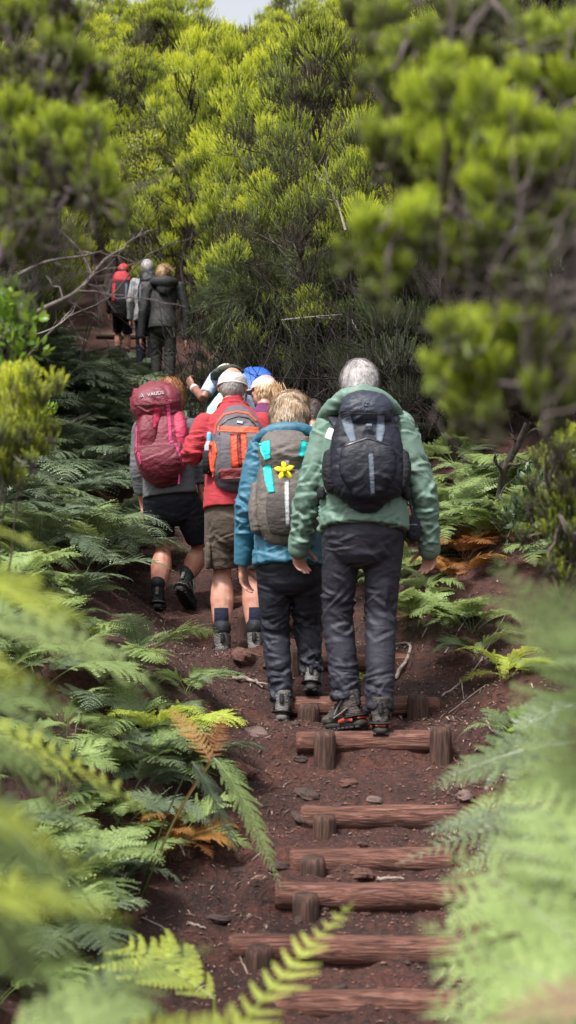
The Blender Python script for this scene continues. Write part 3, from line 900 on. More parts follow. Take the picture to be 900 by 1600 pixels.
limb(m, W(347, 880, d + .05), W(348, 900, d + .05), W(347, 1000, d), .066, .062, .044, (1, 0, 0), n=16, rmid=.07)
boot(g3, W(346, 1002, d + .0), (-.12, 1, 0), 0, B_GREY, SOLE_G, 1.02, None, NAVYSOCK)
boot(g3, W(399, 1000, d + .02), (.08, 1, 0), 0, B_GREY, SOLE_G, 1.0, None, NAVYSOCK)
foot(347, 1028, d); foot(399, 1027, d); foot(345, 1026, d + .15)
cap_hat(g3, npv(J['head']) + u * .012, f, u, 1.0, WHITE, r=(.089, .106, .09))
blade_hair('hair', g3, HAIR_GR, J['head'], f, u, 1.0, (.081, .1, .105), 1800, .016, lambda D: (D[:, 2] < .0) & (D[:, 2] > -.75) & (D[:, 1] < .2), None, .0014, lift=.3, seed=8)

# ---------------------------------------------------------------- 4 the woman with the maroon pack
d = 9.1
g4 = person('woman with auburn curls, grey shirt and black shorts under the maroon pack', W(262, 945, d))
J = dict(head=W(262, 622, d + .2), neck=W(260, 652, d + .14), chest=W(258, 705, d + .06), pelvis=W(266, 785, d - .04),
         shL=W(222, 672, d + .1), shR=W(300, 668, d + .1), elL=W(216, 735, d + .04), elR=W(311, 722, d + .02),
         wrL=W(224, 790, d + .1), wrR=W(315, 768, d + .06), handL=((.1, .2, -1), (.8, -.3, 0), .7), handR=((0, .1, -1), (-.6, -.7, 0), .9),
         hipL=W(246, 788, d), hipR=W(290, 788, d), knL=W(255, 858, d + .08), knR=W(312, 858, d + .16),
         anL=W(247, 930, d - .02), anR=W(292, 908, d + .12), toeL=(0, 1, 0), toeR=(.3, 1, 0))
f, u = body(g4, J, .95, SKIN_TAN, .006, gaze=(0, 1, -.3), up=(0, .3, 1), calf=.075)
m = MB()
torso(m, [(W(266, 775, d - .05), (.185, .15)), (W(264, 755, d - .04), (.175, .14)), (W(261, 720, d + .01), (.16, .13)), (W(258, 690, d + .07), (.165, .12)), (W(259, 668, d + .1), (.15, .1)), (W(260, 652, d + .13), (.07, .07))])
limb(m, J['shL'], J['elL'], W(222, 772, d + .08), .072, .06, .05, (1, 0, 0), n=14, ends=('round', 'flat'))
limb(m, J['shR'], J['elR'], W(314, 755, d + .05), .072, .058, .046, (1, 0, 0), n=14, ends=('round', 'flat'))
garment('grey_shirt', m, GREYSH, g4, .01, 4, .008, (10, 10, 18), (), 33)
m2 = MB()
m2.loft([W(266, 765, d - .02), W(267, 782, d - .02), W(268, 796, d - .01)], [(.175, .14), (.188, .145), (.165, .13)], (1, 0, 0), n=18, power=2.3)
m2.loft([W(246, 788, d), W(249, 815, d + .03), W(252, 838, d + .06)], [(.1, .115), (.1, .11), (.094, .1)], (1, 0, 0), n=18, ends=('round', 'flat'))
m2.loft([W(292, 788, d), W(303, 818, d + .06), W(312, 841, d + .12)], [(.1, .115), (.1, .11), (.094, .1)], (1, 0, 0), n=18, ends=('round', 'flat'))
garment('shorts', m2, BLACKSH, g4, .009, 3, .007, (9, 9, 15), (), 35)
boot(g4, W(247, 929, d), (0, 1, 0), .05, B_BLACK, SOLE, .95)
boot(g4, W(291, 913, d + .1), (.35, 1, 0), .55, B_BLACK, SOLE, 1.0)
foot(247, 952, d); foot(305, 948, d + .25)
blade_hair('hair', g4, HAIR_CU, npv(J['head']) + npv((.012, 0, .0)), f, u, .98, (.094, .11, .115), 4200, .07, lambda D: (D[:, 2] > -.75 + .7 * np.clip(D[:, 1], 0, 1)),
           lambda D, P, r, f, u: -u * .4 + r * D[:, :1] * .6, .0019, lift=1.2, seed=9, curl=1.3)


# ---------------------------------------------------------------- the others, mostly hidden by those behind them
def walker(label, feet, d, top, S, jk, tr, gaze, hairspec, dyl=.0, lean=.1, sleeve=None, arms=None, shoe=B_BLACK, skinm=SKIN, jname='jacket', width=1.0, shorts=False, voxel=.01, step=.1, jacket_low=.5, seed=0, headoff=None):
    px, pyf = feet
    base = W(px, pyf, d); H = W(px, top, d).z - base.z
    p = person(label, base)
    k = H / 1.72 if S is None else S
    B = np.array(tuple(base)); t = lambda x, y, z: Vector(B + np.array([x * width, y, z]) * (1 if False else 1))
    hz = H
    J = dict(head=t(0, lean * 1.7, hz - .11 * k), neck=t(0, lean * 1.2, hz - .26 * k), chest=t(0, lean * .7, hz - .45 * k), pelvis=t(0, 0, hz * .53),
             shL=t(-.165 * k, lean, hz - .33 * k), shR=t(.165 * k, lean, hz - .33 * k), elL=t(-.23 * k, lean * .5, hz - .6 * k), elR=t(.23 * k, lean * .5, hz - .6 * k),
             wrL=t(-.24 * k, lean + .06, hz - .85 * k), wrR=t(.24 * k, lean + .06, hz - .85 * k),
             hipL=t(-.08 * k, 0, hz * .53), hipR=t(.08 * k, 0, hz * .53), knL=t(-.085 * k, .04 + step, hz * .285 + step * .3), knR=t(.09 * k, .04, hz * .27),
             anL=t(-.085 * k, step, .085 + step * .5), anR=t(.085 * k, -.02, .085))
    if headoff is not None: J['head'] = J['head'] + Vector(headoff); J['neck'] = J['neck'] + Vector(headoff) * .5
    if arms: J.update({a: (Vector(b_) if len(b_) == 3 and not isinstance(b_[0], tuple) else b_) for a, b_ in arms.items()})
    f, u = body(p, J, k, skinm, voxel * .75, gaze=gaze, up=(0, .2, 1), calf=.066 if shorts else .05)
    m = MB(); pe = npv(J['pelvis']); ch = npv(J['chest']); ne = npv(J['neck']); hem = pe + np.array([0, -.01, -.10 * k * jacket_low * 2])
    torso(m, [(hem, (.18 * k, .14 * k)), (pe + [0, 0, .03], (.172 * k, .135 * k)), (pe * .5 + ch * .5, (.155 * k, .12 * k)), (ch, (.168 * k, .125 * k)), (ch * .35 + ne * .65, (.15 * k, .1 * k)), (ne, (.065 * k, .065 * k))])
    parts = []
    if sleeve is not False:
        ms = m if sleeve is None else MB()
        for q in 'LR':
            cu = npv(J['wr' + q]) if sleeve is None or not isinstance(sleeve, tuple) or sleeve[1] == 'long' else npv(J['el' + q]) * .8 + npv(J['sh' + q]) * .2
            if isinstance(sleeve, tuple) and sleeve[1] == 'short':
                ms.loft([npv(J['sh' + q]), cu], [.058 * k, .054 * k], (1, 0, 0), ends=('round', 'flat'))
            else: limb(ms, J['sh' + q], J['el' + q], cu, .072 * k, .058 * k, .044 * k, (1, 0, 0), ends=('round', 'flat'))
        if sleeve is not None: garment('sleeves', ms, sleeve[0], p, voxel, 3, .006, seed=seed + 4)
    garment(jname, m, jk, p, voxel, 4, .007, (10, 10, 18), (), seed)
    m2 = MB()
    m2.loft([pe + [0, 0, .06], pe, pe - [0, 0, .08]], [(.155 * k, .12 * k), (.168 * k, .128 * k), (.15 * k, .115 * k)], (1, 0, 0), n=18, power=2.3)
    for q in 'LR':
        hp, kn_, an_ = npv(J['hip' + q]), npv(J['kn' + q]), npv(J['an' + q])
        if shorts: m2.loft([hp, hp * .4 + kn_ * .6, hp * .06 + kn_ * .94], [.09 * k, .092 * k, .085 * k], (1, 0, 0), ends=('round', 'flat'))
        else: limb(m2, hp, kn_, an_, .092 * k, .073 * k, .058 * k, (1, 0, 0), ends=('round', 'flat'))
        boot(p, J['an' + q], (.05, 1, 0), .12 if q == 'L' else 0, shoe, SOLE, .95 * k)
    garment('shorts' if shorts else 'trousers', m2, tr, p, voxel, 3, .007, (9, 9, 20), [(J['knL'], .1, 1), (J['knR'], .1, 1)], seed + 2)
    FEET.append((base.x - .085 * k, base.y + step, base.z + step * .4)); FEET.append((base.x + .085 * k, base.y, base.z))
    if hairspec:
        mat, ln, curl_, msk, nn = hairspec
        blade_hair('hair', p, mat, J['head'], f, u, k, (.088, .106, .112), nn, ln, msk, None, .0022, lift=.6, seed=seed + 5, curl=curl_, wave=.3)
    return p, J, f, u, k


full = lambda D: (D[:, 2] > -.6 + .8 * np.clip(D[:, 1], 0, 1))
under = lambda D: (D[:, 2] < .05) & (D[:, 2] > -.8) & (D[:, 1] < .3)

# 5 purple top, white cap, ponytail; looks to the left
g5, J, f, u, k = walker('woman in a purple top and white cap with a sandy ponytail', (412, 952), 8.9, 580, None, PURPLE, N_NAVY2, (-.85, .5, -.1), (HAIR_PO, .035, 0, under, 1500), seed=51, lean=.1)
cap_hat(g5, npv(J['head']) + u * .012, f, u, k, WHITE, r=(.088, .105, .088), seed=4)
hc = npv(J['head']); r_ = np.cross(f, u)
tail = hc - f * .1 * k - u * .0
m = MB(); rg = np.random.default_rng(5)
for q in range(420):
    a = rg.normal(size=3) * .016
    L_ = .24 + .12 * rg.random(); ph = rg.random() * 6; w_ = .012 + .02 * rg.random(); sp = rg.normal(size=3) * .035
    pts = [tail + a + np.array([.10 * t, -.05 * t, -.02]) * min(1, t * 3) + np.array([.035 * t, -.03, -L_ * t]) + sp * t + np.array([math.sin(ph + 9 * t), math.cos(ph + 9 * t) * .6, 0]) * w_ * min(1, t * 3) for t in np.linspace(0, 1, 9)]
    tone = rg.random(); m.tube(pts, .0028, .001, 3, g=(tone, tone, tone))
link('ponytail', m.mesh('ponytail', growth=True, off=tuple(g5.location)), HAIR_PO, g5)

# 6 dark head between the teal and the green jacket
g6, J, f, u, k = walker('dark-haired person with a pale blue collar, showing between the blonde and the white head', (490, 955), 8.9, 620, None, LBLUE, N_NAVY2, (.1, 1, -.4), (HAIR_DK, .03, 0, full, 3000), seed=61, lean=.12)

# 7 grey vest, pale blue sleeve, left arm out; bends forward
d = 10.2
g7, J, f, u, k = walker('person in a dark vest, pale blue sleeves and cream cap, raising one hand', (352, 880), d, 552, .96, VEST, CHARTR, (-.1, .9, -.5), (HAIR_GR, .03, 0, under, 1200), lean=.24, sleeve=(LBLUE, 'short'),
                        arms=dict(shL=W(337, 590, d + .2), shR=W(374, 592, d + .2), elL=W(318, 622, d + .1), wrL=W(302, 605, d + .3), handL=((-.35, .3, .55), (.5, .4, 0), 1.1)), skinm=SKIN_BR, seed=71, jname='vest', headoff=(-.02, .1, .0))
cap_hat(g7, npv(J['head']) + u * .012, f, u, .96, CREAM, r=(.096, .112, .094), seed=9)
m = MB(); a, b_ = npv(J['wrL']), npv(J['elL']); m.loft([a * .93 + b_ * .07, a * .8 + b_ * .2], [.034, .035], (1, 0, 0), ends=('flat', 'flat'))
link('wristband', m.mesh('wristband', off=tuple(g7.location)), WHITE, g7)
m = MB(); ctube(m, [W(335, 594, d + .14), W(336, 586, d + .08), W(348, 578, d + .0), W(364, 576, d - .02), W(378, 582, d + .02)], [(.01, .03), (.02, .04), (.03, .04), (.03, .04), (.015, .03)], (0, .5, 1), n=12)
garment('hood', m, VEST, g7, .009, 3, .006, (14, 14, 14), (), 75)
m = MB(); m.loft([W(345, 655, d - .1), W(345, 640, d - .1), W(350, 622, d - .04)], [(.12, .05), (.1, .06), (.06, .05)], (1, 0, 0), n=14)
garment('mint_shirt_tail', m, MINT, g7, .009, 3, .006, (12, 12, 12), (), 76)

# 8 bent person under the blue pack
d = 10.9
g8, J, f, u, k = walker('walker bent far forward in a blue jacket, behind the white-capped heads', (392, 855), d, 590, .95, BLUE, CHARTR, (.1, .8, -.8), (HAIR_DK, .03, 0, full, 1500), lean=.42, seed=81, headoff=(0, .14, -.16))

# 9-11 the three far up the path
d = 17.5
g9, J, f, u, k = walker('woman in a charcoal hooded jacket with hair pinned up, high on the path', (254, 612), d, 412, 1.04, CHAR, CHARTR, (0, 1, .05), (HAIR_PO, .03, 0, full, 2400), lean=.05, seed=91, width=1.0, step=.06, voxel=.011,
                        arms=dict(elL=W(223, 488, d - .05), wrL=W(220, 528, d - .02), elR=W(292, 488, d), wrR=W(291, 530, d + .02), shL=W(231, 450, d), shR=W(281, 448, d)), jacket_low=.35)
m = MB(); hc = npv(J['head']); m.ell(hc - f * .09 + u * .05 + np.array([.05, 0, 0]), (.042, .04, .04))
for q in range(160):
    v = nrm(rg.normal(size=3)); c_ = hc - f * .09 + u * .05 + np.array([.05, 0, 0])
    m.tube([c_ + v * .03, c_ + v * .05 + rg.normal(size=3) * .012, c_ + v * .055 + rg.normal(size=3) * .03], .003, .001, 3, g=(rg.random(),) * 3)
link('hair_bun', m.mesh('hair_bun', growth=True, off=tuple(g9.location)), HAIR_PO, g9)
m = MB(); ctube(m, [W(238, 446, d + .05), W(244, 440, d - .08), W(257, 440, d - .13), W(270, 441, d - .08), W(277, 447, d + .05)], [(.03, .05), (.06, .06), (.08, .07), (.06, .06), (.03, .05)], (0, .4, 1), n=12)
m.ell(W(257, 450, d - .12), (.1, .05, .09))
garment('hood', m, CHAR, g9, .01, 3, .008, (14, 14, 14), (), 95)

cloth('bright_red_top', (.5, .015, .03), .7)
d = 18.4
CAMO = ramp_mat('mottled_grey_cloth', [(.35, (.05, .05, .055)), (.5, (.3, .3, .32)), (.6, (.12, .12, .13))], nscale=7, bump=.1)
g10, J, f, u, k = walker('white-haired walker in dark navy trousers and a mottled grey jacket', (228, 592), d, 404, None, CAMO, cloth('ink_trousers', (.006, .008, .02), .8), (0, 1, .05), (HAIR_W, .03, 0, full, 1800), lean=.06, seed=101, step=.06, voxel=.012)
d = 19.6
g11, J, f, u, k = walker('bare-legged walker in dark shorts and red top, high on the path', (190, 566), d, 408, None, cloth('black_top', (.02, .02, .024), .7), BLACKSH, (0, 1, 0), (HAIR_DK, .03, 0, under, 900), lean=.1, seed=111, shorts=True, step=.16, voxel=.012, skinm=SKIN)
cap_hat(g11, npv(J['head']) + u * .012, f, u, k, cloth('bright_red_cap', (.55, .012, .03), .7), r=(.094, .112, .1), seed=3)
# ================================================================ backpacks and what hangs on them
def text_mesh(s, size, bold=False):
    c = bpy.data.curves.new('t', 'FONT'); c.body = s; c.size = size; c.align_x = 'CENTER'; c.align_y = 'CENTER'; c.extrude = 0.0012
    if bold: c.offset = size * .02
    o = bpy.data.objects.new('t', c); COL.objects.link(o)
    me = bpy.data.meshes.new_from_object(o.evaluated_get(bpy.context.evaluated_depsgraph_get()))
    bpy.data.objects.remove(o)
    return me


class Pack:
    """local frame: x to the right, z up, -y towards whoever walks behind"""
    def __init__(s, name, label, loc, pitch=0, roll=0, yaw=0, group='backpacks worn by the walkers'):
        s.o = empty(name, loc, label, 'backpack', group)
        s.o.rotation_euler = (pitch, roll, yaw)
        s.bvh = None

    def part(s, name, mb, mat, voxel=.008, smooth=4, amp=.005, f=(12, 12, 16), seed=0, parent=None, fine=.4, spots=()):
        V, N, F = melt(mb, voxel, smooth)
        if amp: V = folds(V, N, amp, f, spots, seed, fine)
        me = npmesh(name, V, F)
        s.last = (V, F)
        return link(name, me, mat, parent or s.o)

    def surf(s, *vf):
        vs, ps = [], []
        for V, F in vf:
            b = len(vs); vs += [tuple(v) for v in V]
            for f in F: ps += [tuple(int(i) + b for i in q) for q in f]
        s.bvh = BVHTree.FromPolygons(vs, ps)

    def hit(s, x, z, back=-1.0):
        h = s.bvh.ray_cast(Vector((x, back, z)), Vector((0, 1, 0)))
        return h[0].y if h[0] is not None else None

    def ribbon(s, name, pts, w, mat, lift=.004, parent=None, across=5, k=8, thick=.003):
        """a strip that lies on the pack's back along (x, z) points, w wide (one value or one per point)"""
        P = np.array(pts, float)
        n = len(P); Wd = np.full(n, w) if np.isscalar(w) else np.array(w, float)
        tt = np.linspace(0, n - 1, (n - 1) * k + 1)
        C = np.stack([np.interp(tt, np.arange(n), P[:, 0]), np.interp(tt, np.arange(n), P[:, 1])], 1); Wd = np.interp(tt, np.arange(n), Wd)
        T = np.gradient(C, axis=0); T /= np.linalg.norm(T, axis=1, keepdims=True) + 1e-9; Q = np.stack([T[:, 1], -T[:, 0]], 1)
        V = []; last = -.1
        for i in range(len(C)):
            for a in np.linspace(-.5, .5, across):
                x, z = C[i] + Q[i] * a * Wd[i]
                y = s.hit(x, z)
                if y is None: y = last
                last = y
                V.append((x, y - lift, z))
        V = np.array(V); m = len(C)
        V2 = V + [0, thick + lift * .6, 0]
        F = []
        for i in range(m - 1):
            for j in range(across - 1):
                a = i * across + j; F.append((a, a + 1, a + across + 1, a + across)); b = a + m * across; F.append((b, b + across, b + across + 1, b + 1))
        for i in range(m - 1):
            for j in (0, across - 1):
                a = i * across + j; F.append((a, a + across, a + across + m * across, a + m * across))
        for j in range(across - 1):
            for i in (0, m - 1):
                a = i * across + j; F.append((a, a + 1, a + 1 + m * across, a + m * across))
        return link(name, npmesh(name, np.vstack([V, V2]), np.array(F)), mat, parent or s.o)

    def letters(s, txt, x, z, size, mat, tilt=0.0, lift=.006):
        me = text_mesh(txt, size)
        c, q = math.cos(tilt), math.sin(tilt)
        for v in me.vertices:
            lx, lz = v.co.x * c - v.co.y * q + x, v.co.x * q + v.co.y * c + z
            y = s.hit(lx, lz)
            v.co = (lx, (y if y is not None else -.1) - lift - v.co.z, lz)
        me.materials.clear()
        return link('lettering', me, mat, s.o)


def strap_over(pk, name, pts, w, mat, world=True):
    """a padded strap through world points"""
    inv = pk.o.matrix_world.inverted()
    m = MB(); P = [inv @ Vector(p) for p in pts]
    ctube(m, P, [(w, .009)] * len(P), (1, 0, 0), k=6, n=10, power=3)
    return link(name, m.mesh(name), mat, pk.o)


P_NAVY = cloth('dark_navy_pack', (.010, .011, .020), .55, .3, 14, 300, var=.2)
P_NAVY2 = cloth('slate_navy_pack', (.024, .028, .046), .5, .3, 14)
P_GREYSTRAP = cloth('blue_grey_webbing', (.10, .125, .165), .7, .3, 30)
P_BLACKMESH = cloth('black_mesh', (.012, .012, .016), .8, .35, 30)
P_WHITE = plain('white_patch', (.72, .72, .66), .6)
P_MAR = cloth('maroon_pack', (.135, .007, .022), .6, .35, 16, var=.2)
P_PINK = cloth('pink_red_pack', (.36, .012, .055), .6, .4, 18)
P_PINKS = cloth('magenta_webbing', (.40, .03, .12), .7, .3, 30)
P_GREY = cloth('violet_grey_pack', (.085, .076, .09), .75, .3, 18)
P_OR = cloth('orange_pack', (.60, .06, .016), .6, .4, 18)
P_DRED = cloth('dark_red_pack', (.16, .015, .018), .65, .4, 18)
P_STONE = cloth('grey_brown_pack', (.11, .092, .083), .7, .35, 16)
P_TAUPE = cloth('dark_taupe_pack', (.055, .045, .042), .75, .3, 18)
P_TURQ = cloth('turquoise_panel', (.01, .48, .47), .6, .3, 18, var=.08)
P_SILV = cloth('pale_grey_webbing', (.42, .42, .45), .6, .3, 30)
YEL = plain('yellow_petal', (.75, .60, .015), .6)
BUCK = plain('black_plastic', (.015, .015, .018), .35)


def rows_loft(rows, power=2.8, n=26, ends=('round', 'round'), k=5):
    """rows: (z, x centre, y centre, half width, half depth)"""
    m = MB()
    ctube(m, [(r[1], r[2], r[0]) for r in rows], [(r[3], r[4]) for r in rows], (1, 0, 0), k=k, n=n, power=power, ends=ends)
    return m


bpy.context.view_layer.update()
# --- navy pack on the man in green (scale 3.04 mm per pixel)
d = 6.5
pk = Pack('backpack', 'black and navy backpack with grey straps on the green jacket', W(572, 700, d - .13), pitch=-.12)
bpy.context.view_layer.update()
m = rows_loft([(-.262, 0, .0, .085, .05), (-.22, 0, -.01, .155, .085), (-.15, 0, -.02, .174, .105), (-.05, 0, -.025, .172, .108), (.05, 0, -.02, .16, .1), (.13, 0, -.01, .135, .085)])
b1 = pk.part('pack_body', m, P_NAVY, amp=.008, f=(9, 9, 15), seed=2, fine=.5); s1 = pk.last
m = rows_loft([(.12, -.0, -.05, .112, .07), (.15, -.0, -.06, .126, .085), (.19, -.005, -.05, .118, .08), (.222, -.005, -.02, .088, .05)], power=2.6)
l1 = pk.part('pack_lid', m, P_NAVY2, amp=.007, seed=5, f=(14, 14, 14)); s2 = pk.last
for sx in (-1, 1):
    m = rows_loft([(-.19, sx * .16, .0, .03, .07), (-.12, sx * .176, -.005, .032, .08), (-.04, sx * .17, -.0, .028, .075)], power=2.4)
    pk.part('side_pocket', m, P_BLACKMESH, amp=.005, seed=7 + sx)
m = rows_loft([(-.235, 0, -.085, .07, .03), (-.15, 0, -.11, .125, .035), (-.05, 0, -.118, .125, .032), (.01, 0, -.11, .10, .02)], power=3)
pk.part('front_pocket', m, P_NAVY, amp=.006, seed=11); s3 = pk.last
pk.surf(s1, s2, s3)
pk.ribbon('compression_strap', [(-.098, .125), (-.085, .07), (-.065, .0)], [.042, .046, .026], P_GREYSTRAP)
pk.ribbon('compression_strap', [(.062, .125), (.06, .06), (.052, .0)], [.03, .042, .026], P_GREYSTRAP)
pk.ribbon('centre_strap', [(.012, -.05), (.016, -.15), (.022, -.245)], [.022, .024, .018], P_GREYSTRAP)
pk.ribbon('lid_edge', [(-.12, .145), (-.04, .135), (.05, .135), (.115, .15)], .014, P_BLACKMESH)
pk.ribbon('zip', [(-.11, -.02), (0, .02), (.11, -.02)], .008, BUCK)
pk.letters('deuter', -.005, .152, .026, P_GREYSTRAP)
m = MB(); y = pk.hit(-.005, .178); m.tube([(-.005 + .012 * math.cos(t), (y or -.1) - .005, .178 + .012 * math.sin(t)) for t in np.linspace(0, 5.2, 12)], .0022, n=5); m.ell((-.002, (y or -.1) - .005, .182), (.004, .002, .006))
link('emblem', m.mesh('emblem'), P_GREYSTRAP, pk.o)
m = MB(); m.loft([(-.004, -.14, .075), (.016, -.14, .075)], [(.008, .005)] * 2, (0, 0, 1), n=8, power=4); link('buckle', m.mesh('buckle'), P_GREYSTRAP, pk.o)
for sx, xs in ((-1, 519), (1, 617)):
    strap_over(pk, 'shoulder_strap', [W(xs + (16 if sx < 0 else -16), 672, d - .08), W(xs + sx * -2, 652, d + .0), W(xs, 645, d + .1), W(xs + sx * 4, 665, d + .21), W(xs - sx * -6, 720, d + .2), W(xs + sx * 6, 765, d + .1)], .03, P_NAVY)
m = MB(); inv = pk.o.matrix_world.inverted()
m.loft([inv @ W(514, 686, d - .075), inv @ W(520, 672, d - .07)], [(.022, .006)] * 2, (1, 0, 0), n=12, power=4)
link('strap_patch', m.mesh('strap_patch'), P_WHITE, pk.o)
m = MB()
ctube(m, [inv @ W(504, 770, d - .1), inv @ W(500, 772, d + .05), inv @ W(530, 775, d + .17)], [(.012, .03)] * 3, (1, 0, 0), n=10, power=3)
ctube(m, [inv @ W(634, 770, d - .1), inv @ W(640, 772, d + .05), inv @ W(608, 775, d + .17)], [(.012, .03)] * 3, (1, 0, 0), n=10, power=3)
link('hip_belt', m.mesh('hip_belt'), P_BLACKMESH, pk.o)

# black pouch at his right hip
po = empty('pouch', W(646, 826, d - .02), 'small black pouch hanging at the right hip of the green jacket', 'pouch')
m = MB(); m.ell((0, 0, 0), (.036, .03, .058), n=16, power=2.6); V, N, F = melt(m, .006, 2); V = folds(V, N, .003, (20, 20, 20))
link('pouch_body', npmesh('pouch_body', V, F), P_BLACKMESH, po)
m = MB(); m.tube([(0, 0, .05), (-.01, .0, .1), (-.02, 0, .18)], .006); link('pouch_cord', m.mesh('pouch_cord'), BUCK, po)
m = MB(); m.loft([(-.034, -.012, .016), (0, -.033, .018), (.034, -.012, .016)], [(.004, .004)] * 3, (0, 0, 1), n=6); link('zip', m.mesh('zip'), P_GREYSTRAP, po)

# --- grey and turquoise pack on the woman in teal (3.22 mm per pixel)
d = 6.9
pk = Pack('backpack', 'grey-brown backpack with turquoise panels on the teal jacket', W(444, 765, d - .1), pitch=-.1)
bpy.context.view_layer.update()
m = rows_loft([(-.225, .0, 0, .11, .07), (-.17, 0, -.01, .135, .09), (-.08, 0, -.02, .14, .1), (.03, 0, -.02, .135, .098), (.12, .0, -.01, .12, .085)])
b1 = pk.part('pack_body', m, P_STONE, amp=.007, seed=21, fine=.5); s1 = pk.last
m = rows_loft([(.11, 0.005, -.035, .118, .08), (.17, .005, -.045, .13, .095), (.225, .005, -.03, .125, .08), (.255, .005, 0, .1, .05)], power=2.6)
pk.part('pack_lid', m, P_STONE, amp=.011, seed=25, f=(7, 12, 22)); s2 = pk.last
m = rows_loft([(-.21, 0.01, -.065, .085, .035), (-.14, .01, -.09, .1, .035), (-.06, .01, -.1, .1, .03), (-.02, .01, -.095, .09, .02)], power=3)
pk.part('front_pocket', m, P_TAUPE, amp=.005, seed=27); s3 = pk.last
for sx in (-1, 1):
    m = rows_loft([(-.2, sx * .135, .01, .03, .065), (-.1, sx * .145, 0, .032, .07), (.02, sx * .14, .01, .022, .06)], power=2.4)
    pk.part('side_pocket', m, P_STONE, amp=.006, seed=28 + sx)
pk.surf(s1, s2, s3)
pk.ribbon('turquoise_panel', [(-.098, .225), (-.092, .18), (-.08, .13)], [.055, .05, .028], P_TURQ)
pk.ribbon('turquoise_panel', [(.105, .225), (.1, .18), (.085, .14)], [.045, .05, .03], P_TURQ)
pk.ribbon('turquoise_panel', [(-.085, .105), (-.075, .03), (-.06, -.035)], [.04, .042, .03], P_TURQ)
pk.ribbon('turquoise_panel', [(.1, .105), (.088, .03), (.07, -.035)], [.04, .042, .03], P_TURQ)
pk.ribbon('centre_strap', [(.012, .03), (.014, -.08), (.018, -.2)], [.024, .022, .02], P_SILV)
pk.ribbon('lid_buckle', [(.012, .125), (.012, .1)], .028, P_SILV)
for sx, xs in ((-1, 412), (1, 480)):
    strap_over(pk, 'shoulder_strap', [W(xs, 705, d - .06), W(xs, 692, d + .04), W(xs, 700, d + .16), W(xs - sx * -4, 745, d + .18), W(xs + sx * 8, 790, d + .08)], .028, P_TAUPE)
fl = empty('daffodil', pk.o.matrix_world @ Vector((.002, pk.hit(.002, .075) - .008, .075)), 'yellow five-petalled fabric daffodil pinned to the turquoise and grey backpack', 'flower')
for q in range(5):
    a = math.pi / 2 + q * 2 * math.pi / 5 + .1
    m = MB(); c_ = np.array([math.cos(a), 0, math.sin(a)])
    m.loft([c_ * .008, c_ * .022 + [0, -.003, 0], c_ * .038 + [0, -.004, 0], c_ * .05], [(.003, .008), (.003, .014), (.003, .013), (.002, .003)], (0, 1, 0), n=10)
    link('petal', m.mesh('petal'), YEL, fl)
m = MB(); m.loft([(0, 0, 0), (0, -.012, 0), (0, -.02, 0)], [.009, .011, .014], (1, 0, 0), n=12, ends=('flat', 'flat')); link('trumpet', m.mesh('trumpet'), plain('deep_yellow', (.75, .5, .01)), fl)

# --- grey and orange pack on the man in red (3.79 mm per pixel)
d = 8.1
pk = Pack('backpack', 'violet-grey backpack with bright orange panels on the red top', W(373, 696, d - .1), pitch=-.1, roll=-.06)
bpy.context.view_layer.update()
m = rows_loft([(-.2, -.0, 0, .15, .1), (-.15, 0, -.01, .168, .12), (-.05, 0, -.02, .165, .125), (.06, 0, -.015, .15, .11), (.15, .0, 0, .12, .085), (.2, .0, .01, .075, .05)])
b1 = pk.part('pack_body', m, P_GREY, amp=.005, seed=31); s1 = pk.last
m = rows_loft([(-.2, .01, -.08, .12, .05), (-.12, .01, -.11, .125, .045), (-.0, .01, -.115, .12, .035), (.045, .01, -.105, .115, .02)], power=3.2)
pk.part('front_pocket', m, P_GREY, amp=.004, seed=33); s2 = pk.last
pk.surf(s1, s2)
pk.ribbon('orange_band', [(-.115, .088), (0, .068), (.125, .062)], .034, P_OR, k=12)
pk.ribbon('orange_panel', [(-.022, .045), (-.022, -.16)], [.04, .045], P_OR)
pk.ribbon('orange_panel', [(.034, .045), (.034, -.16)], [.036, .04], P_OR)
pk.ribbon('centre_panel', [(.007, .04), (.007, -.155)], .02, P_DRED, lift=.005)
pk.ribbon('orange_piping', [(-.135, .06), (-.125, .12), (-.075, .175), (0, .19), (.07, .172), (.115, .12)], .012, P_OR, lift=.005)
pk.ribbon('zip', [(-.105, .05), (-.1, .1), (-.055, .14), (.01, .155), (.07, .14), (.11, .09)], .006, BUCK, lift=.006)
pk.ribbon('orange_side_panel', [(-.152, .02), (-.15, -.05), (-.158, -.13), (-.155, -.19)], [.03, .055, .03, .012], P_OR)
pk.ribbon('base_panel', [(-.12, -.187), (0, -.19), (.12, -.187)], .055, P_DRED)
pk.ribbon('badge', [(.0, .118), (.035, .11)], .012, P_SILV, lift=.008)
m = MB(); m.tube([(.007, -.165, .04), (.0, -.17, .02), (.007, -.17, .0), (.014, -.17, .02), (.007, -.165, .04)], .003); link('zip_pull', m.mesh('zip_pull'), BUCK, pk.o)
for sx, xs in ((-1, 341), (1, 395)):
    strap_over(pk, 'shoulder_strap', [W(xs + 3, 690, d - .06), W(xs, 655, d + .02), W(xs, 648, d + .12), W(xs, 665, d + .22), W(xs + sx * 4, 710, d + .22), W(xs + sx * 16, 745, d + .1)], .03, P_GREY)
bt = empty('water_bottle', W(327, 707, d - .1), 'clear water bottle with a blue cap in the side of the orange and grey backpack', 'bottle')
m = MB(); m.loft([(0, 0, -.12), (0, 0, .04), (0, 0, .06), (0, 0, .072)], [.03, .03, .02, .012], n=16, ends=('flat', 'flat')); link('bottle_body', m.mesh('bottle_body'), plain('pale_plastic', (.28, .33, .36), .15), bt)
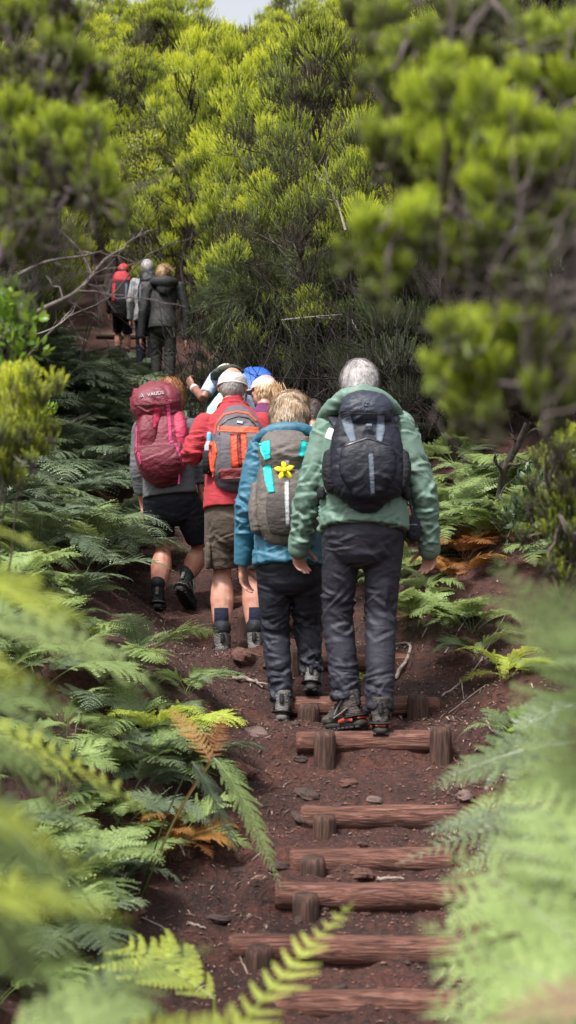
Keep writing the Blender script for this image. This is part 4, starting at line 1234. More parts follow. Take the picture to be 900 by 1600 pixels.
m = MB(); m.loft([(0, 0, .072), (0, 0, .108)], [.016, .015], n=14); link('bottle_cap', m.mesh('bottle_cap'), plain('pale_blue_plastic', (.12, .42, .7), .35), bt)
m = MB(); m.loft([(0, 0, -.125), (0, 0, -.0), (0, 0, .01)], [.038, .04, .034], n=16, ends=('flat', 'flat')); link('mesh_sleeve', m.mesh('mesh_sleeve'), P_BLACKMESH, bt)

# --- big maroon pack (4.25 mm per pixel)
d = 9.1
pk = Pack('backpack', 'large maroon trekking pack with a bulging lid, leftmost of the nearer packs', W(252, 690, d - .16), pitch=-.2, roll=-.07)
bpy.context.view_layer.update()
m = rows_loft([(-.24, .02, .03, .10, .07), (-.2, .01, .0, .15, .11), (-.1, 0, -.02, .17, .13), (.04, 0, -.02, .165, .13), (.16, 0, -.01, .15, .115), (.22, 0, 0, .13, .1)])
b1 = pk.part('pack_body', m, P_MAR, amp=.009, seed=41, fine=.5, f=(8, 8, 14)); s1 = pk.last
m = rows_loft([(.19, -.01, -.05, .155, .11), (.24, -.015, -.06, .17, .125), (.30, -.01, -.04, .155, .105), (.345, -.005, -.01, .11, .07)], power=2.7)
pk.part('pack_lid', m, P_MAR, amp=.012, seed=45, f=(8, 10, 14)); s2 = pk.last
m = rows_loft([(-.06, -.075, -.12, .055, .035), (.04, -.07, -.14, .062, .04), (.12, -.06, -.13, .055, .03)], power=3)
pk.part('front_pocket', m, P_MAR, amp=.005, seed=47); s3 = pk.last
m = rows_loft([(-.06, .13, -.07, .045, .06), (.04, .135, -.08, .048, .065), (.14, .12, -.07, .04, .05)], power=3)
pk.part('side_pocket', m, P_PINK, amp=.006, seed=48); s4 = pk.last
m = rows_loft([(-.215, 0, -.06, .12, .06), (-.15, 0, -.1, .15, .06), (-.07, 0, -.125, .15, .035)], power=3)
pk.part('lower_pocket', m, P_MAR, amp=.007, seed=49); s5 = pk.last
pk.surf(s1, s2, s3, s4, s5)
pk.ribbon('pink_panel', [(-.0, .18), (-.012, .12), (-.025, .04)], [.05, .045, .02], P_PINK)
pk.ribbon('compression_strap', [(.07, .22), (.07, .1), (.072, -.04), (.085, -.06)], .025, P_PINKS)
pk.ribbon('compression_strap', [(-.15, .1), (-.155, -.02), (-.155, -.1)], .018, P_PINKS)
pk.ribbon('compression_strap', [(.10, -.06), (.125, -.13), (.14, -.2)], .018, P_PINKS)
pk.ribbon('compression_strap', [(-.14, -.1), (-.13, -.19)], .018, P_PINKS)
pk.ribbon('lid_seam', [(-.155, .215), (-.06, .2), (.05, .2), (.14, .225)], .01, P_MAR, lift=.008)
pk.letters('VAUDE', -.005, .268, .034, P_SILV, tilt=.1)
m = MB(); y = pk.hit(-.095, .262); m.tube([(-.108, y - .006, .25), (-.095, y - .008, .275), (-.082, y - .006, .25)], .0035, n=4); m.tube([(-.1, y - .006, .252), (-.09, y - .007, .262)], .003, n=4)
link('emblem', m.mesh('emblem'), P_SILV, pk.o)
m = MB(); m.loft([(.055, -.165, .215), (.088, -.165, .215)], [(.012, .008)] * 2, (0, 0, 1), n=10, power=4); link('buckle', m.mesh('buckle'), P_PINKS, pk.o)
m = MB(); m.tube(spline([(.1, -.05, -.2), (.11, -.06, -.26), (.105, -.05, -.31)]), .008, n=6); link('hanging_strap', m.mesh('hanging_strap'), P_PINKS, pk.o)
for sx, xs in ((-1, 228), (1, 284)):
    strap_over(pk, 'shoulder_strap', [W(xs, 690, d - .02), W(xs, 656, d + .06), W(xs, 660, d + .18), W(xs, 700, d + .2), W(xs + sx * 14, 745, d + .06)], .03, P_MAR)

# --- the blue pack cover and the far packs
d = 10.9
pk = Pack('backpack', 'blue-covered pack on the bent walker, above the white caps', W(399, 606, d + .12), pitch=-.8)
m = rows_loft([(-.2, 0, 0, .12, .09), (-.1, 0, -.01, .15, .12), (.05, 0, -.01, .145, .12), (.16, 0, 0, .11, .08)])
pk.part('pack_cover', m, BLUE, amp=.008, seed=61)
d = 10.2
pk = Pack('backpack', 'small black patterned pack between the cream cap and the blue pack', W(366, 612, d - .02), pitch=-.45)
m = rows_loft([(-.16, 0, 0, .08, .06), (0, 0, -.01, .10, .07), (.1, 0, 0, .07, .04)])
pk.part('pack_body', m, ramp_mat('black_white_pattern', [(.48, (.012, .012, .014)), (.56, (.4, .4, .4))], nscale=60, bump=.2), amp=.006, seed=63)
for label, px, py, d, mat, w_ in (('dark blue-black backpack on the white-haired walker high on the path', 232, 462, 18.3, P_NAVY, .14), ('black and red backpack on the bare-legged walker high on the path', 190, 460, 19.45, P_BLACKMESH, .15)):
    pk = Pack('backpack', label, W(px, py, d - .1), pitch=-.1)
    m = rows_loft([(-.25, 0, 0, w_ * .8, .09), (-.1, 0, -.02, w_, .12), (.1, 0, -.02, w_, .11), (.22, 0, 0, w_ * .75, .07)])
    pk.part('pack_body', m, mat, .011, amp=.008, seed=67); s1 = pk.last
    m = rows_loft([(.19, 0, -.03, w_ * .85, .09), (.27, 0, -.02, w_ * .75, .07)])
    pk.part('pack_lid', m, mat if px > 200 else MATS['bright_red_top'], .011, amp=.008, seed=68); s2 = pk.last
    pk.surf(s1, s2)
    pk.ribbon('compression_strap', [(-.1, .15), (-.1, -.15)], .05 if px < 200 else .02, MATS['bright_red_top'] if px < 200 else P_GREYSTRAP)
    pk.ribbon('compression_strap', [(.08, .15), (.08, -.15)], .03, P_GREYSTRAP)
# ================================================================ ground, log steps, stones
def lines(segs):
    out = []
    for a, b, st in segs: out += list(np.arange(a, b - 1e-6, st))
    out.append(segs[-1][1]); return np.array(out)


gx = lines([(-160, -40, 12), (-40, -14, 2.5), (-14, -5, .5), (-5, -2, .12), (-2, 2.4, .03), (2.4, 5, .12), (5, 14, .5), (14, 40, 2.5), (40, 160, 12)])
gy = lines([(-40, -4, 3), (-4, 3, .25), (3, 10, .03), (10, 14, .09), (14, 24, .2), (24, 50, 1), (50, 220, 10)])
X, Y = np.meshgrid(gx, gy)
Z = ground(X.ravel(), Y.ravel())
V = np.stack([X.ravel(), Y.ravel(), Z], 1); nx, ny = len(gx), len(gy)
i, j = np.meshgrid(np.arange(nx - 1), np.arange(ny - 1)); a = (j * nx + i).ravel()
m_, nt_, N_, L_, b_ = _mat('volcanic_soil')
tc = N_.new('ShaderNodeTexCoord')
def noi(scale, det=6, dist=0.0, rough=.6):
    n = N_.new('ShaderNodeTexNoise'); n.inputs['Scale'].default_value = scale; n.inputs['Detail'].default_value = det
    n.inputs['Distortion'].default_value = dist; n.inputs['Roughness'].default_value = rough
    L_.new(tc.outputs['Object'], n.inputs[0]); return n
def rmp(src, stops):
    c = N_.new('ShaderNodeValToRGB'); e = c.color_ramp.elements
    while len(e) < len(stops): e.new(.5)
    for k, (p, q) in enumerate(stops): e[k].position = p; e[k].color = (*q, 1)
    L_.new(src, c.inputs[0]); return c
n1 = noi(3.5, 8); n2 = noi(38, 8, .5); n3 = noi(150, 4); n4 = noi(1.1, 3)
c1 = rmp(n1.outputs[0], [(.3, (.022, .0068, .0052)), (.5, (.050, .0150, .0105)), (.7, (.088, .028, .0185))])
c2 = rmp(n2.outputs[0], [(.35, (.3, .28, .28)), (.48, (.9, .9, .9)), (.6, (1.3, 1.25, 1.2)), (.72, (2.2, 1.9, 1.8))])
mu = N_.new('ShaderNodeMix'); mu.data_type = 'RGBA'; mu.blend_type = 'MULTIPLY'; mu.inputs[0].default_value = 1
L_.new(c1.outputs[0], mu.inputs[6]); L_.new(c2.outputs[0], mu.inputs[7])
# leaf-litter specks
vo = N_.new('ShaderNodeTexVoronoi'); vo.inputs['Scale'].default_value = 70; L_.new(tc.outputs['Object'], vo.inputs['Vector'])
sp_ = rmp(vo.outputs['Distance'], [(.0, (1, 1, 1)), (.13, (1, 1, 1)), (.2, (0, 0, 0))])
lt = rmp(n4.outputs[0], [(.45, (0, 0, 0)), (.6, (1, 1, 1))])
k1 = N_.new('ShaderNodeMath'); k1.operation = 'MULTIPLY'; L_.new(sp_.outputs[0], k1.inputs[0]); L_.new(lt.outputs[0], k1.inputs[1])
k2 = N_.new('ShaderNodeMath'); k2.operation = 'MULTIPLY'; L_.new(k1.outputs[0], k2.inputs[0]); k2.inputs[1].default_value = .5
mz = N_.new('ShaderNodeMix'); mz.data_type = 'RGBA'; L_.new(k2.outputs[0], mz.inputs[0]); L_.new(mu.outputs[2], mz.inputs[6]); mz.inputs[7].default_value = (.2, .15, .13, 1)
L_.new(mz.outputs[2], b_.inputs['Base Color'])
ad = N_.new('ShaderNodeMath'); ad.operation = 'MULTIPLY_ADD'; L_.new(n3.outputs[0], ad.inputs[0]); ad.inputs[1].default_value = .35; L_.new(n2.outputs[0], ad.inputs[2])
bp = N_.new('ShaderNodeBump'); bp.inputs['Strength'].default_value = 1; bp.inputs['Distance'].default_value = .035
L_.new(ad.outputs[0], bp.inputs['Height']); L_.new(bp.outputs[0], b_.inputs['Normal'])
rr_ = rmp(n1.outputs[0], [(.4, (.6, .6, .6)), (.6, (.9, .9, .9))]); L_.new(rr_.outputs[0], b_.inputs['Roughness'])
go = link('ground', npmesh('ground', V, np.stack([a, a + 1, a + nx + 1, a + nx], 1)), m_); tag(go, kind='structure')

WOODR = [ramp_mat('red_brown_log', [(.3, (.02, .010, .008)), (.42, (.07, .028, .02)), (.52, (.135, .054, .038)), (.62, (.20, .10, .075)), (.70, (.08, .065, .05)), (.8, (.04, .022, .016))], scale=(2, 22, 22), nscale=3.2, bump=1, bdist=.016, rough=.8, distortion=1.6, objrand=1),
         ramp_mat('grey_brown_post', [(.3, (.014, .008, .006)), (.48, (.045, .022, .016)), (.62, (.10, .052, .038)), (.75, (.045, .04, .022))], scale=(22, 22, 2.5), nscale=2.4, bump=.9, bdist=.012, rough=.85, distortion=.8, objrand=1)]
WOODG = ramp_mat('weathered_log', [(.3, (.04, .03, .022)), (.5, (.10, .075, .055)), (.7, (.17, .13, .10))], scale=(2, 18, 18), nscale=2.5, bump=.8, rough=.85, objrand=1)


def rough_cyl(p0, p1, r, seed, amp=.09, n=26, m=40, power=2.4):
    p0, p1 = npv(p0), npv(p1); T = nrm(p1 - p0); X_ = nrm(np.cross(T, [0, 1, .1]) if abs(T[1]) < .8 else np.cross(T, [1, 0, 0])); Y_ = np.cross(T, X_)
    t = np.linspace(0, 1, m); an = np.linspace(0, 2 * math.pi, n, endpoint=False)
    V = []
    for k, q in enumerate(t):
        e = min(q, 1 - q) * np.linalg.norm(p1 - p0)
        rr = r * (1 - .12 * math.exp(-e / (r * .12)))
        c = p0 + (p1 - p0) * q
        C = np.array([[math.cos(x), math.sin(x)] for x in an])
        D = C[:, :1] * X_ + C[:, 1:] * Y_
        nn = pnoise(np.concatenate([C * 1.3, np.full((n, 1), q * 3)], 1) + seed * 7.7) + .5 * pnoise(np.concatenate([C * 3.5, np.full((n, 1), q * 6)], 1) + seed)
        V.append(c + D * (rr * (1 + amp * nn))[:, None])
    V = np.vstack(V); i = np.arange(n); j = (i + 1) % n
    F = np.vstack([np.stack([k * n + i, k * n + j, (k + 1) * n + j, (k + 1) * n + i], 1) for k in range(m - 1)])
    V = np.vstack([V, p0, p1]); F3 = np.vstack([np.stack([np.full(n, m * n), j, i], 1), np.stack([np.full(n, m * n + 1), (m - 1) * n + i, (m - 1) * n + j], 1)])
    return V, F, F3


lab = ['lowest log step at the foot of the path, partly behind the pale fern', 'second log step from the bottom, the longest one reaching left', 'third log step from the bottom with a stout stub post', 'fourth log step from the bottom, dark and low in the soil',
       'fifth log step from the bottom, under a wide bare tread of soil', 'log step with two upright posts directly below the boots of the man in green', 'log step with two posts beneath the heels of the man in green', 'log step behind the trousers of the man in green', 'log step between the boots of the man in red',
       'log step behind the calves of the man in red', 'log step hidden past the maroon pack', 'log step below the charcoal trousers', 'dark log step below the bare legs high on the path', 'topmost log step beside the bare legs']
for k, (d, py, xa, xb, po) in enumerate(LOGS):
    r = .052 if d < 7 else .05
    a, b2 = W(xa, py, d), W(xb, py, d); cx = (a + b2) / 2; tilt = (random.random() - .5) * .012
    top = a.z
    st = empty('log_step', (cx.x, d, top - r * 2), lab[k], 'log step', 'log steps of the path'); o = Vector(st.location)
    h = (b2.x - a.x) / 2
    V, F, F3 = rough_cyl((-h, .0, r + tilt), (h, random.uniform(-.02, .02), r - tilt), r, k + 1)
    mb = MB(); mb.add(V, F, F3); link('log', mb.mesh('log'), WOODR[0] if d < 12 else WOODG, st)
    for q, (px, pt, pb, w_) in enumerate(po):
        c = W(px, pt, d - r - w_ / 2 / FPX * d); rr = w_ / 2 / FPX * d * .93; bz = W(px, pb, d).z - .25
        V, F, F3 = rough_cyl((c.x - o.x, c.y - o.y, bz - o.z), (c.x - o.x + random.uniform(-.006, .006), c.y - o.y + .004, c.z - o.z), rr, k * 3 + q + 20, amp=.05, m=18)
        mb = MB(); mb.add(V, F, F3); link('post', mb.mesh('post'), WOODR[1], st)

# stones
STONE = [ramp_mat('red_brown_stone', [(.35, (.05, .025, .02)), (.5, (.11, .05, .038)), (.7, (.17, .09, .07))], nscale=14, bump=.7, bdist=.01, rough=.85, objrand=1),
         ramp_mat('dark_stone', [(.35, (.03, .02, .019)), (.5, (.06, .035, .03)), (.7, (.10, .07, .06))], nscale=14, bump=.7, bdist=.01, rough=.85, objrand=1),
         ramp_mat('pale_stone', [(.35, (.08, .05, .045)), (.5, (.14, .09, .08)), (.7, (.22, .15, .135))], nscale=14, bump=.6, bdist=.01, rough=.85, objrand=1)]
protos = []
for s in range(7):
    m2 = MB(); m2.ell((0, 0, 0), 1.0, n=18); V = np.vstack(m2.V)
    V = V * (1 + .35 * pnoise(V * 1.4 + s * 5)[:, None] + .12 * pnoise(V * 4 + s)[:, None]); V = np.sign(V) * np.abs(V) ** .85
    V *= [1, .8, .5]; V = np.round(V * 3.2) / 3.2 * .35 + V * .65
    protos.append(npmesh('stone', V, [np.vstack(m2.F4), np.vstack(m2.F3)], smooth=False))
rs = random.Random(5)
named = [(402, 1123, 6.6, .06, 2, 0), (372, 1167, 6.15, .07, 0, 0), (385, 1052, 7.6, .075, 0, 0), (545, 1203, 6.05, .035, 0, 1), (340, 1345, 5.2, .05, 1, 0), (438, 1320, 5.45, .045, 1, 0), (565, 1366, 5.36, .05, 0, 1), (470, 1250, 5.85, .045, 1, 0),
         (528, 1528, 4.6, .03, 1, 0), (596, 1530, 4.55, .022, 0, 1), (205, 1383, 5.0, .05, 0, 0), (150, 1365, 5.1, .05, 1, 0), (480, 1228, 6.0, .06, 1, 0), (585, 1252, 5.95, .03, 2, 1), (420, 1050, 7.55, .03, 0, 0), (725, 1228, 5.95, .05, 2, 1), (614, 1537, 4.5, .012, 2, 1)]
sl = ['pale rounded stone beside the left boot of the blonde woman', 'flat reddish stone in the soil left of the two-post step', 'long flat stone in front of the boots of the man in red', 'upright stone chip in the soil under the two-post step', 'low dark stone beside the drooping frond on bare soil', 'squat dark stone at the left end of the fourth step', 'wide flat stone lying on the third log step', 'dark stone left of the fifth log step',
      'dark stone lying above the lowest log step', 'round reddish stone above the lowest log step', 'upright reddish stone on the soil left of the steps', 'dark stone among the lower left ferns', 'larger dark stone on the tread above the fifth step', 'small pale stone in front of the fifth step', 'small stone left of the post under the blonde woman', 'pale stone at the right end of the fifth step', 'tiny pale pebble above the lowest log step']
for k, (px, py, d, r, mi, _) in enumerate(named):
    p = W(px, py, d); o = bpy.data.objects.new('stone', with_mat(protos[k % 7], STONE[mi])); COL.objects.link(o)
    z = gz(p.x, p.y); o.location = (p.x, p.y, z + r * .12); o.scale = (r * 1.2, r, r * rs.uniform(.7, 1.2)); o.rotation_euler = (rs.uniform(-.3, .3), rs.uniform(-.3, .3), rs.uniform(0, 6))
    tag(o, sl[k], 'stone', 'stones lying on the path')
ct = 0
while ct < 170:
    y = rs.uniform(4.3, 11) if ct < 110 else rs.uniform(11, 17); x = float(path_c(y)) + rs.gauss(0, .42)
    r = .008 + .03 * rs.random() ** 3
    k = rs.randrange(7); o = bpy.data.objects.new('stone', with_mat(protos[k], STONE[rs.choice((0, 0, 1, 1, 1, 2))])); COL.objects.link(o)
    o.location = (x, y, gz(x, y) + r * .15); o.scale = (r * 1.2, r, r); o.rotation_euler = (rs.uniform(-.4, .4), rs.uniform(-.4, .4), rs.uniform(0, 6))
    tag(o, 'small stone half sunk in the red-brown soil of the path', 'stone', 'small stones scattered over the soil'); ct += 1

# gravel and litter nobody could count
mb = MB(); rg = np.random.default_rng(8); n = 16000
y = rg.uniform(4.2, 11, n); x = path_c(y) + rg.normal(size=n) * .55; z = ground(x, y)
base = nrm(np.array([[1, 0, 0], [-1, 0, 0], [0, 1, 0], [0, -1, 0], [0, 0, 1], [0, 0, -1.]]))
tri = np.array([[0, 2, 4], [2, 1, 4], [1, 3, 4], [3, 0, 4], [2, 0, 5], [1, 2, 5], [3, 1, 5], [0, 3, 5]])
r = .0025 + .007 * rg.random(n) ** 3
V = base[None] * (1 + .3 * rg.normal(size=(n, 6, 1))) * r[:, None, None] * np.array([1, 1, .7]) + np.stack([x, y, z + r * .3], 1)[:, None]
F = (tri[None] + (np.arange(n) * 6)[:, None, None]).reshape(-1, 3)
tag(link('gravel', npmesh('gravel', V.reshape(-1, 3), F, False), STONE[0]), 'crumbs of red-brown soil and grit on the path', 'gravel', kind='stuff')
mb = MB(); n = 9000
y = rg.uniform(4.3, 12.5, n); sd_ = rg.choice([-1, 1, 1], n); x = path_c(y) + sd_ * (.3 + np.abs(rg.normal(size=n)) * .6); z = ground(x, y) + .006
an = rg.random(n) * 6.28; L0 = .012 + .05 * rg.random(n) ** 2; w0 = .0012 + .002 * rg.random(n)
dx = np.stack([np.cos(an), np.sin(an), rg.normal(size=n) * .25], 1) * L0[:, None]; sx = np.stack([-np.sin(an), np.cos(an), 0 * an], 1) * w0[:, None]
P = np.stack([x, y, z], 1); mid = dx * .5 + np.array([0, 0, .004])
V = np.stack([P - dx * .5 - sx, P - dx * .5 + sx, P + [0, 0, .006] + sx * 1.4, P + [0, 0, .006] - sx * 1.4, P + dx * .5 + sx * .5, P + dx * .5 - sx * .5], 1).reshape(-1, 3)
b0 = np.arange(n) * 6
F = np.concatenate([np.stack([b0, b0 + 1, b0 + 2, b0 + 3], 1), np.stack([b0 + 3, b0 + 2, b0 + 4, b0 + 5], 1)])
g = np.repeat(rg.random(n), 6); G = np.stack([g, g, g], 1)
LIT = leaf_mat('dry_litter', [(0, (.05, .028, .02)), (.5, (.13, .085, .06)), (1, (.34, .27, .22))], transl=.05, kr=.9, kg=.0, rough=.8)
tag(link('fallen_leaves', npmesh('fallen_leaves', V, F, True, G), LIT), 'dry needles and leaf litter at the edges of the path', 'leaf litter', kind='stuff')

# dead twigs and roots
TWIG = ramp_mat('grey_twig', [(.35, (.11, .085, .075)), (.55, (.26, .2, .18)), (.7, (.36, .3, .27))], nscale=20, bump=.5, rough=.85, objrand=1)
def twig(pts, r, label, lift=.012, branch=None):
    P = [W(px, py, d) for px, py, d in pts]
    if lift is not None: P = [Vector((p.x, p.y, gz(p.x, p.y) + lift)) for p in P]
    m = MB(); S_ = spline(P, 6); S_ = S_ + rg.normal(size=S_.shape) * r * .35
    m.tube(S_, r, r * .45, 6)
    for q in range(branch or 0):
        k = rg.integers(2, len(S_) - 1); dd = nrm(S_[k] - S_[k - 1]) + rg.normal(size=3) * .5; dd[2] = abs(dd[2]) * .3; dd = nrm(dd)
        m.tube([S_[k], S_[k] + dd * .05, S_[k] + dd * .11 + [0, 0, -.01]], r * .6, r * .25, 5)
    o = link('dead_twig', m.mesh('dead_twig', off=tuple(P[0])), TWIG, loc=P[0]); tag(o, label, 'twig', 'dead twigs on the soil')
twig([(616, 1040, 7.3), (640, 1005, 7.6), (600, 980, 7.8)], .012, 'knotty pale root behind the right trouser leg of the man in green', branch=3)
twig([(690, 1035, 7.0), (740, 1020, 7.2), (790, 1002, 7.5)], .006, 'long thin pale twig on the right slope, upper one', branch=2)
twig([(695, 1000, 7.4), (740, 985, 7.7)], .006, 'short pale twig under the right-hand ferns', branch=1)
twig([(660, 985, 7.6), (684, 970, 7.8), (690, 955, 8)], .005, 'thin bent twig below the hand of the man in green', branch=1)
twig([(760, 1100, 6.6), (768, 1118, 6.5), (780, 1128, 6.45)], .005, 'small white hooked twig on the right slope')
twig([(700, 1080, 6.8), (760, 1070, 6.9)], .0035, 'hair-thin twig crossing the right slope')
twig([(720, 1040, 7.1), (725, 1070, 6.9)], .004, 'forked thin twig standing on the right slope')
twig([(158, 1290, 5.3), (166, 1330, 5.2), (176, 1365, 5.1)], .006, 'pale upright twig on the soil between the left ferns')
twig([(276, 1250, 5.6), (290, 1292, 5.5)], .007, 'short pale stick on the dark soil left of the steps')
twig([(180, 1380, 5.0), (260, 1389, 5.0)], .005, 'thin white twig lying level on the lower left soil')
twig([(295, 1378, 5.1), (322, 1373, 5.1)], .007, 'stubby pale chip of wood on the lower left soil')
twig([(548, 1280, 5.75), (545, 1306, 5.7)], .005, 'white splinter standing by the fifth log step')
twig([(365, 1048, 7.4), (395, 1055, 7.3), (410, 1068, 7.2)], .014, 'curved brown root in front of the boots of the man in red', branch=1)
twig([(590, 1368, 5.3), (630, 1363, 5.3)], .009, 'pale stick lying beside the flat stone on the third step')
# ================================================================ ferns
def frond_geo(mb, C, U, Wmax, npairs, npin, start=.25, shape='bracken', seed=0, stipe=.004, droop=.25, tone=.5, fwd=.45, pw=.42, wob=.12, fold=.15):
    """one fern frond along the curve C (n,3) with up directions U: stalk, side leaflets, each cut into small lobes"""
    rg = np.random.default_rng(seed)
    n = len(C); T = nrm(np.gradient(C, axis=0)); B = nrm(np.cross(T, U)); Nn = np.cross(B, T)
    mb.tube(C, stipe, stipe * .25, 4, g=(tone * .6, .1, .5))
    s = start + (1 - start) * (np.linspace(0, 1, npairs) ** .92)
    s = np.clip(s, 0, .995)
    VV, G = [], []
    seg = 1 - start
    for k, q in enumerate(s):
        u = (q - start) / seg
        if shape == 'bracken': ln = Wmax * (1 - u) ** .8 * min(1, .72 + u * 2.2)
        elif shape == 'lance': ln = Wmax * (math.sin(math.pi * min(1, .12 + .88 * u) ** .75)) ** .8 * (1 if u < .97 else .6)
        else: ln = Wmax * (1 - u ** 2.2) * min(1, .6 + 1.5 * u)
        ln = max(ln, Wmax * .05)
        x = q * (n - 1); i = min(int(x), n - 2); f = x - i
        c = C[i] * (1 - f) + C[i + 1] * f; t = nrm(T[i] * (1 - f) + T[i + 1] * f); b = nrm(B[i] * (1 - f) + B[i + 1] * f); nn = Nn[i]
        m = max(4, int(npin * (ln / Wmax) ** .6 + .5))
        for sd in (-1, 1):
            ln2 = ln * (1 + rg.normal() * wob)
            ff = fwd + rg.normal() * .07
            v = nrm(b * sd + t * ff + nn * (fold + rg.normal() * .08))
            tt = np.linspace(.04, 1, m)
            curve = t * .22 - nn * droop * (1 + rg.normal() * .3)
            ax = c + np.outer(tt * ln2, v) + np.outer(tt ** 2 * ln2, curve)
            at = nrm(v + np.outer(2 * tt, curve)); pn = nrm(np.cross(np.cross(at, nn), at) + 1e-6); pb = np.cross(at, pn)
            gap = ln2 / m
            pl = ln2 * pw * (1 - tt * .88) ** .75 * np.minimum(1, .55 + tt * 3) * .55 + gap * .35
            for ss in (-1, 1):
                dr = nrm(pb * ss + at * .4 + pn * (rg.normal(size=(m, 1)) * .12 - .04))
                tip = ax + dr * pl[:, None]
                wv = at * (gap * .5)
                base = ax + at * gap * .1
                VV.append(np.stack([base - wv, base + wv * .95, ax + dr * (pl * .62)[:, None] + wv * .8, tip, ax + dr * (pl * .55)[:, None] - wv * .75], 1))
                tn = tone + rg.normal(size=m) * .06
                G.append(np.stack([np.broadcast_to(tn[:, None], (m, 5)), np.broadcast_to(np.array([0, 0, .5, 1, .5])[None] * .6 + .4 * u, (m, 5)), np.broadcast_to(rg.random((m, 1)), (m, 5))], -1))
    V = np.concatenate(VV); G = np.concatenate(G); k = len(V)
    b0 = np.arange(k) * 5
    mb.add(V.reshape(-1, 3), np.stack([b0, b0 + 1, b0 + 2, b0 + 4], 1), np.stack([b0 + 4, b0 + 2, b0 + 3], 1), G.reshape(-1, 3))


def arch(L, e0, e1, bend=0.0, n=22):
    """a curve that leaves at elevation e0 and ends at e1, in the +Y plane"""
    s = np.linspace(0, 1, n); e = e0 + (e1 - e0) * s ** 1.15; a = bend * s ** 2
    d = np.stack([np.sin(a) * np.cos(e), np.cos(a) * np.cos(e), np.sin(e)], 1) * L / (n - 1)
    C = np.vstack([[0, 0, 0], np.cumsum(d, 0)[:-1]])
    U = np.stack([-np.sin(e) * np.sin(a), -np.sin(e) * np.cos(a), np.cos(e)], 1)
    return C, U


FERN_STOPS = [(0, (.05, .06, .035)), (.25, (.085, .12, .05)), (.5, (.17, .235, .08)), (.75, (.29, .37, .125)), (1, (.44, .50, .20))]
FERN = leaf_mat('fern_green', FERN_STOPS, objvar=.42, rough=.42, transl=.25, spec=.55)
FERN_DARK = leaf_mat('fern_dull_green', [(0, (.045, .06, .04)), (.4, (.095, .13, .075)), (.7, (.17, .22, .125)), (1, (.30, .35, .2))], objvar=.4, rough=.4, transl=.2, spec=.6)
FERN_LIME = leaf_mat('fern_fresh_green', [(0, (.20, .25, .04)), (.5, (.42, .49, .08)), (1, (.64, .68, .18))], objvar=.2, rough=.5, transl=.4)
FERN_PALE = leaf_mat('fern_pale_green', [(0, (.12, .17, .055)), (.5, (.26, .35, .12)), (1, (.46, .54, .24))], objvar=.2, rough=.5, transl=.38)
FERN_RUST = leaf_mat('fern_rusty', [(0, (.12, .045, .02)), (.45, (.26, .11, .03)), (.8, (.42, .26, .05)), (1, (.55, .38, .08))], objvar=.5, rough=.6, transl=.3)

FR = []
for k in range(9):
    mb = MB(); C, U = arch(1.0, R_(random.uniform(42, 80)), R_(random.uniform(-65, -15)), random.uniform(-.5, .5))
    frond_geo(mb, C, U, random.uniform(.24, .32), 24, 13, start=.26, shape='bracken' if k % 3 else 'lance', seed=k, stipe=.0065, droop=random.uniform(.1, .35), tone=.45, pw=.3)
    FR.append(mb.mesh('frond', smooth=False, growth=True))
rf = random.Random(21)


def fern(loc, size, nf, label, group, mats=(FERN,), az=None, spread=math.pi, tilt=0.0, cat='fern'):
    e = empty('fern', loc, label, cat, group)
    a0 = rf.uniform(0, 6.28)
    for k in range(nf):
        o = bpy.data.objects.new('frond', with_mat(rf.choice(FR), rf.choice(mats))); COL.objects.link(o); o.parent = e
        a = (a0 + k * 2 * math.pi / nf + rf.uniform(-.35, .35)) if az is None else az + rf.uniform(-spread, spread)
        s = size * rf.uniform(.75, 1.2)
        o.scale = (s, s, s); o.rotation_euler = (rf.uniform(-.25, .2) + tilt, rf.uniform(-.25, .25), a)
        o.location = (rf.uniform(-.03, .03), rf.uniform(-.03, .03), -.01)
    return e


LG = 'bracken ferns crowding the left bank'; RG = 'bracken ferns on the right bank'
def scatter(side, y0, y1, n, omin, omax, size, mats, label, group, sep=.2, az=None):
    pts = []; tries = 0
    while len(pts) < n and tries < n * 60:
        tries += 1
        y = rf.uniform(y0, y1); x = float(path_c(y)) + side * rf.uniform(omin, omax)
        if abs(x) > .24 * y + .5: continue
        if side < 0 and 6.5 < y < 9.6 and 450 + x / y * FPX > (150 if y < 9.0 else 190): continue
        if side < 0 and y <= 6.5 and 450 + x / y * FPX > (290 if y > 5.3 else 160): continue
        if any((x - a) ** 2 + (y - b) ** 2 < sep * sep for a, b in pts): continue
        pts.append((x, y))
        fern((x, y, gz(x, y)), size * rf.uniform(.75, 1.25), rf.choice((5, 6, 7)), label, group, mats, az)


scatter(-1, 4.1, 7.6, 100, .6, 1.9, .38, (FERN, FERN, FERN_PALE, FERN_PALE, FERN_DARK), 'lush mid-green bracken fern crowded on the lower left bank beside the walkers', LG, .22)
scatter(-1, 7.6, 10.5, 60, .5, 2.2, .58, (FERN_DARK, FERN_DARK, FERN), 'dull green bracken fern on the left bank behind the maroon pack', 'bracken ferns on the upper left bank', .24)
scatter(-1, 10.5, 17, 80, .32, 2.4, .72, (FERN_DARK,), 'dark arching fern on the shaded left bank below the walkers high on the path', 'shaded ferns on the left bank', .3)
scatter(1, 7.4, 10.2, 26, .72, 2.0, .52, (FERN, FERN, FERN_PALE, FERN_DARK), 'arching green bracken fern on the right bank behind the man in green', RG, .26)
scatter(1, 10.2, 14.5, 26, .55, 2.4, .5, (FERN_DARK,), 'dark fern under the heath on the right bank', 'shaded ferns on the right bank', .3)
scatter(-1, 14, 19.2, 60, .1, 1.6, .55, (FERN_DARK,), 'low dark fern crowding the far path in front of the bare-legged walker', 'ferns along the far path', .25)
scatter(1, 12, 17, 34, .25, 1.3, .42, (FERN_DARK,), 'low dark fern right of the upper path, under the broom shrubs', 'ferns right of the upper path', .25)
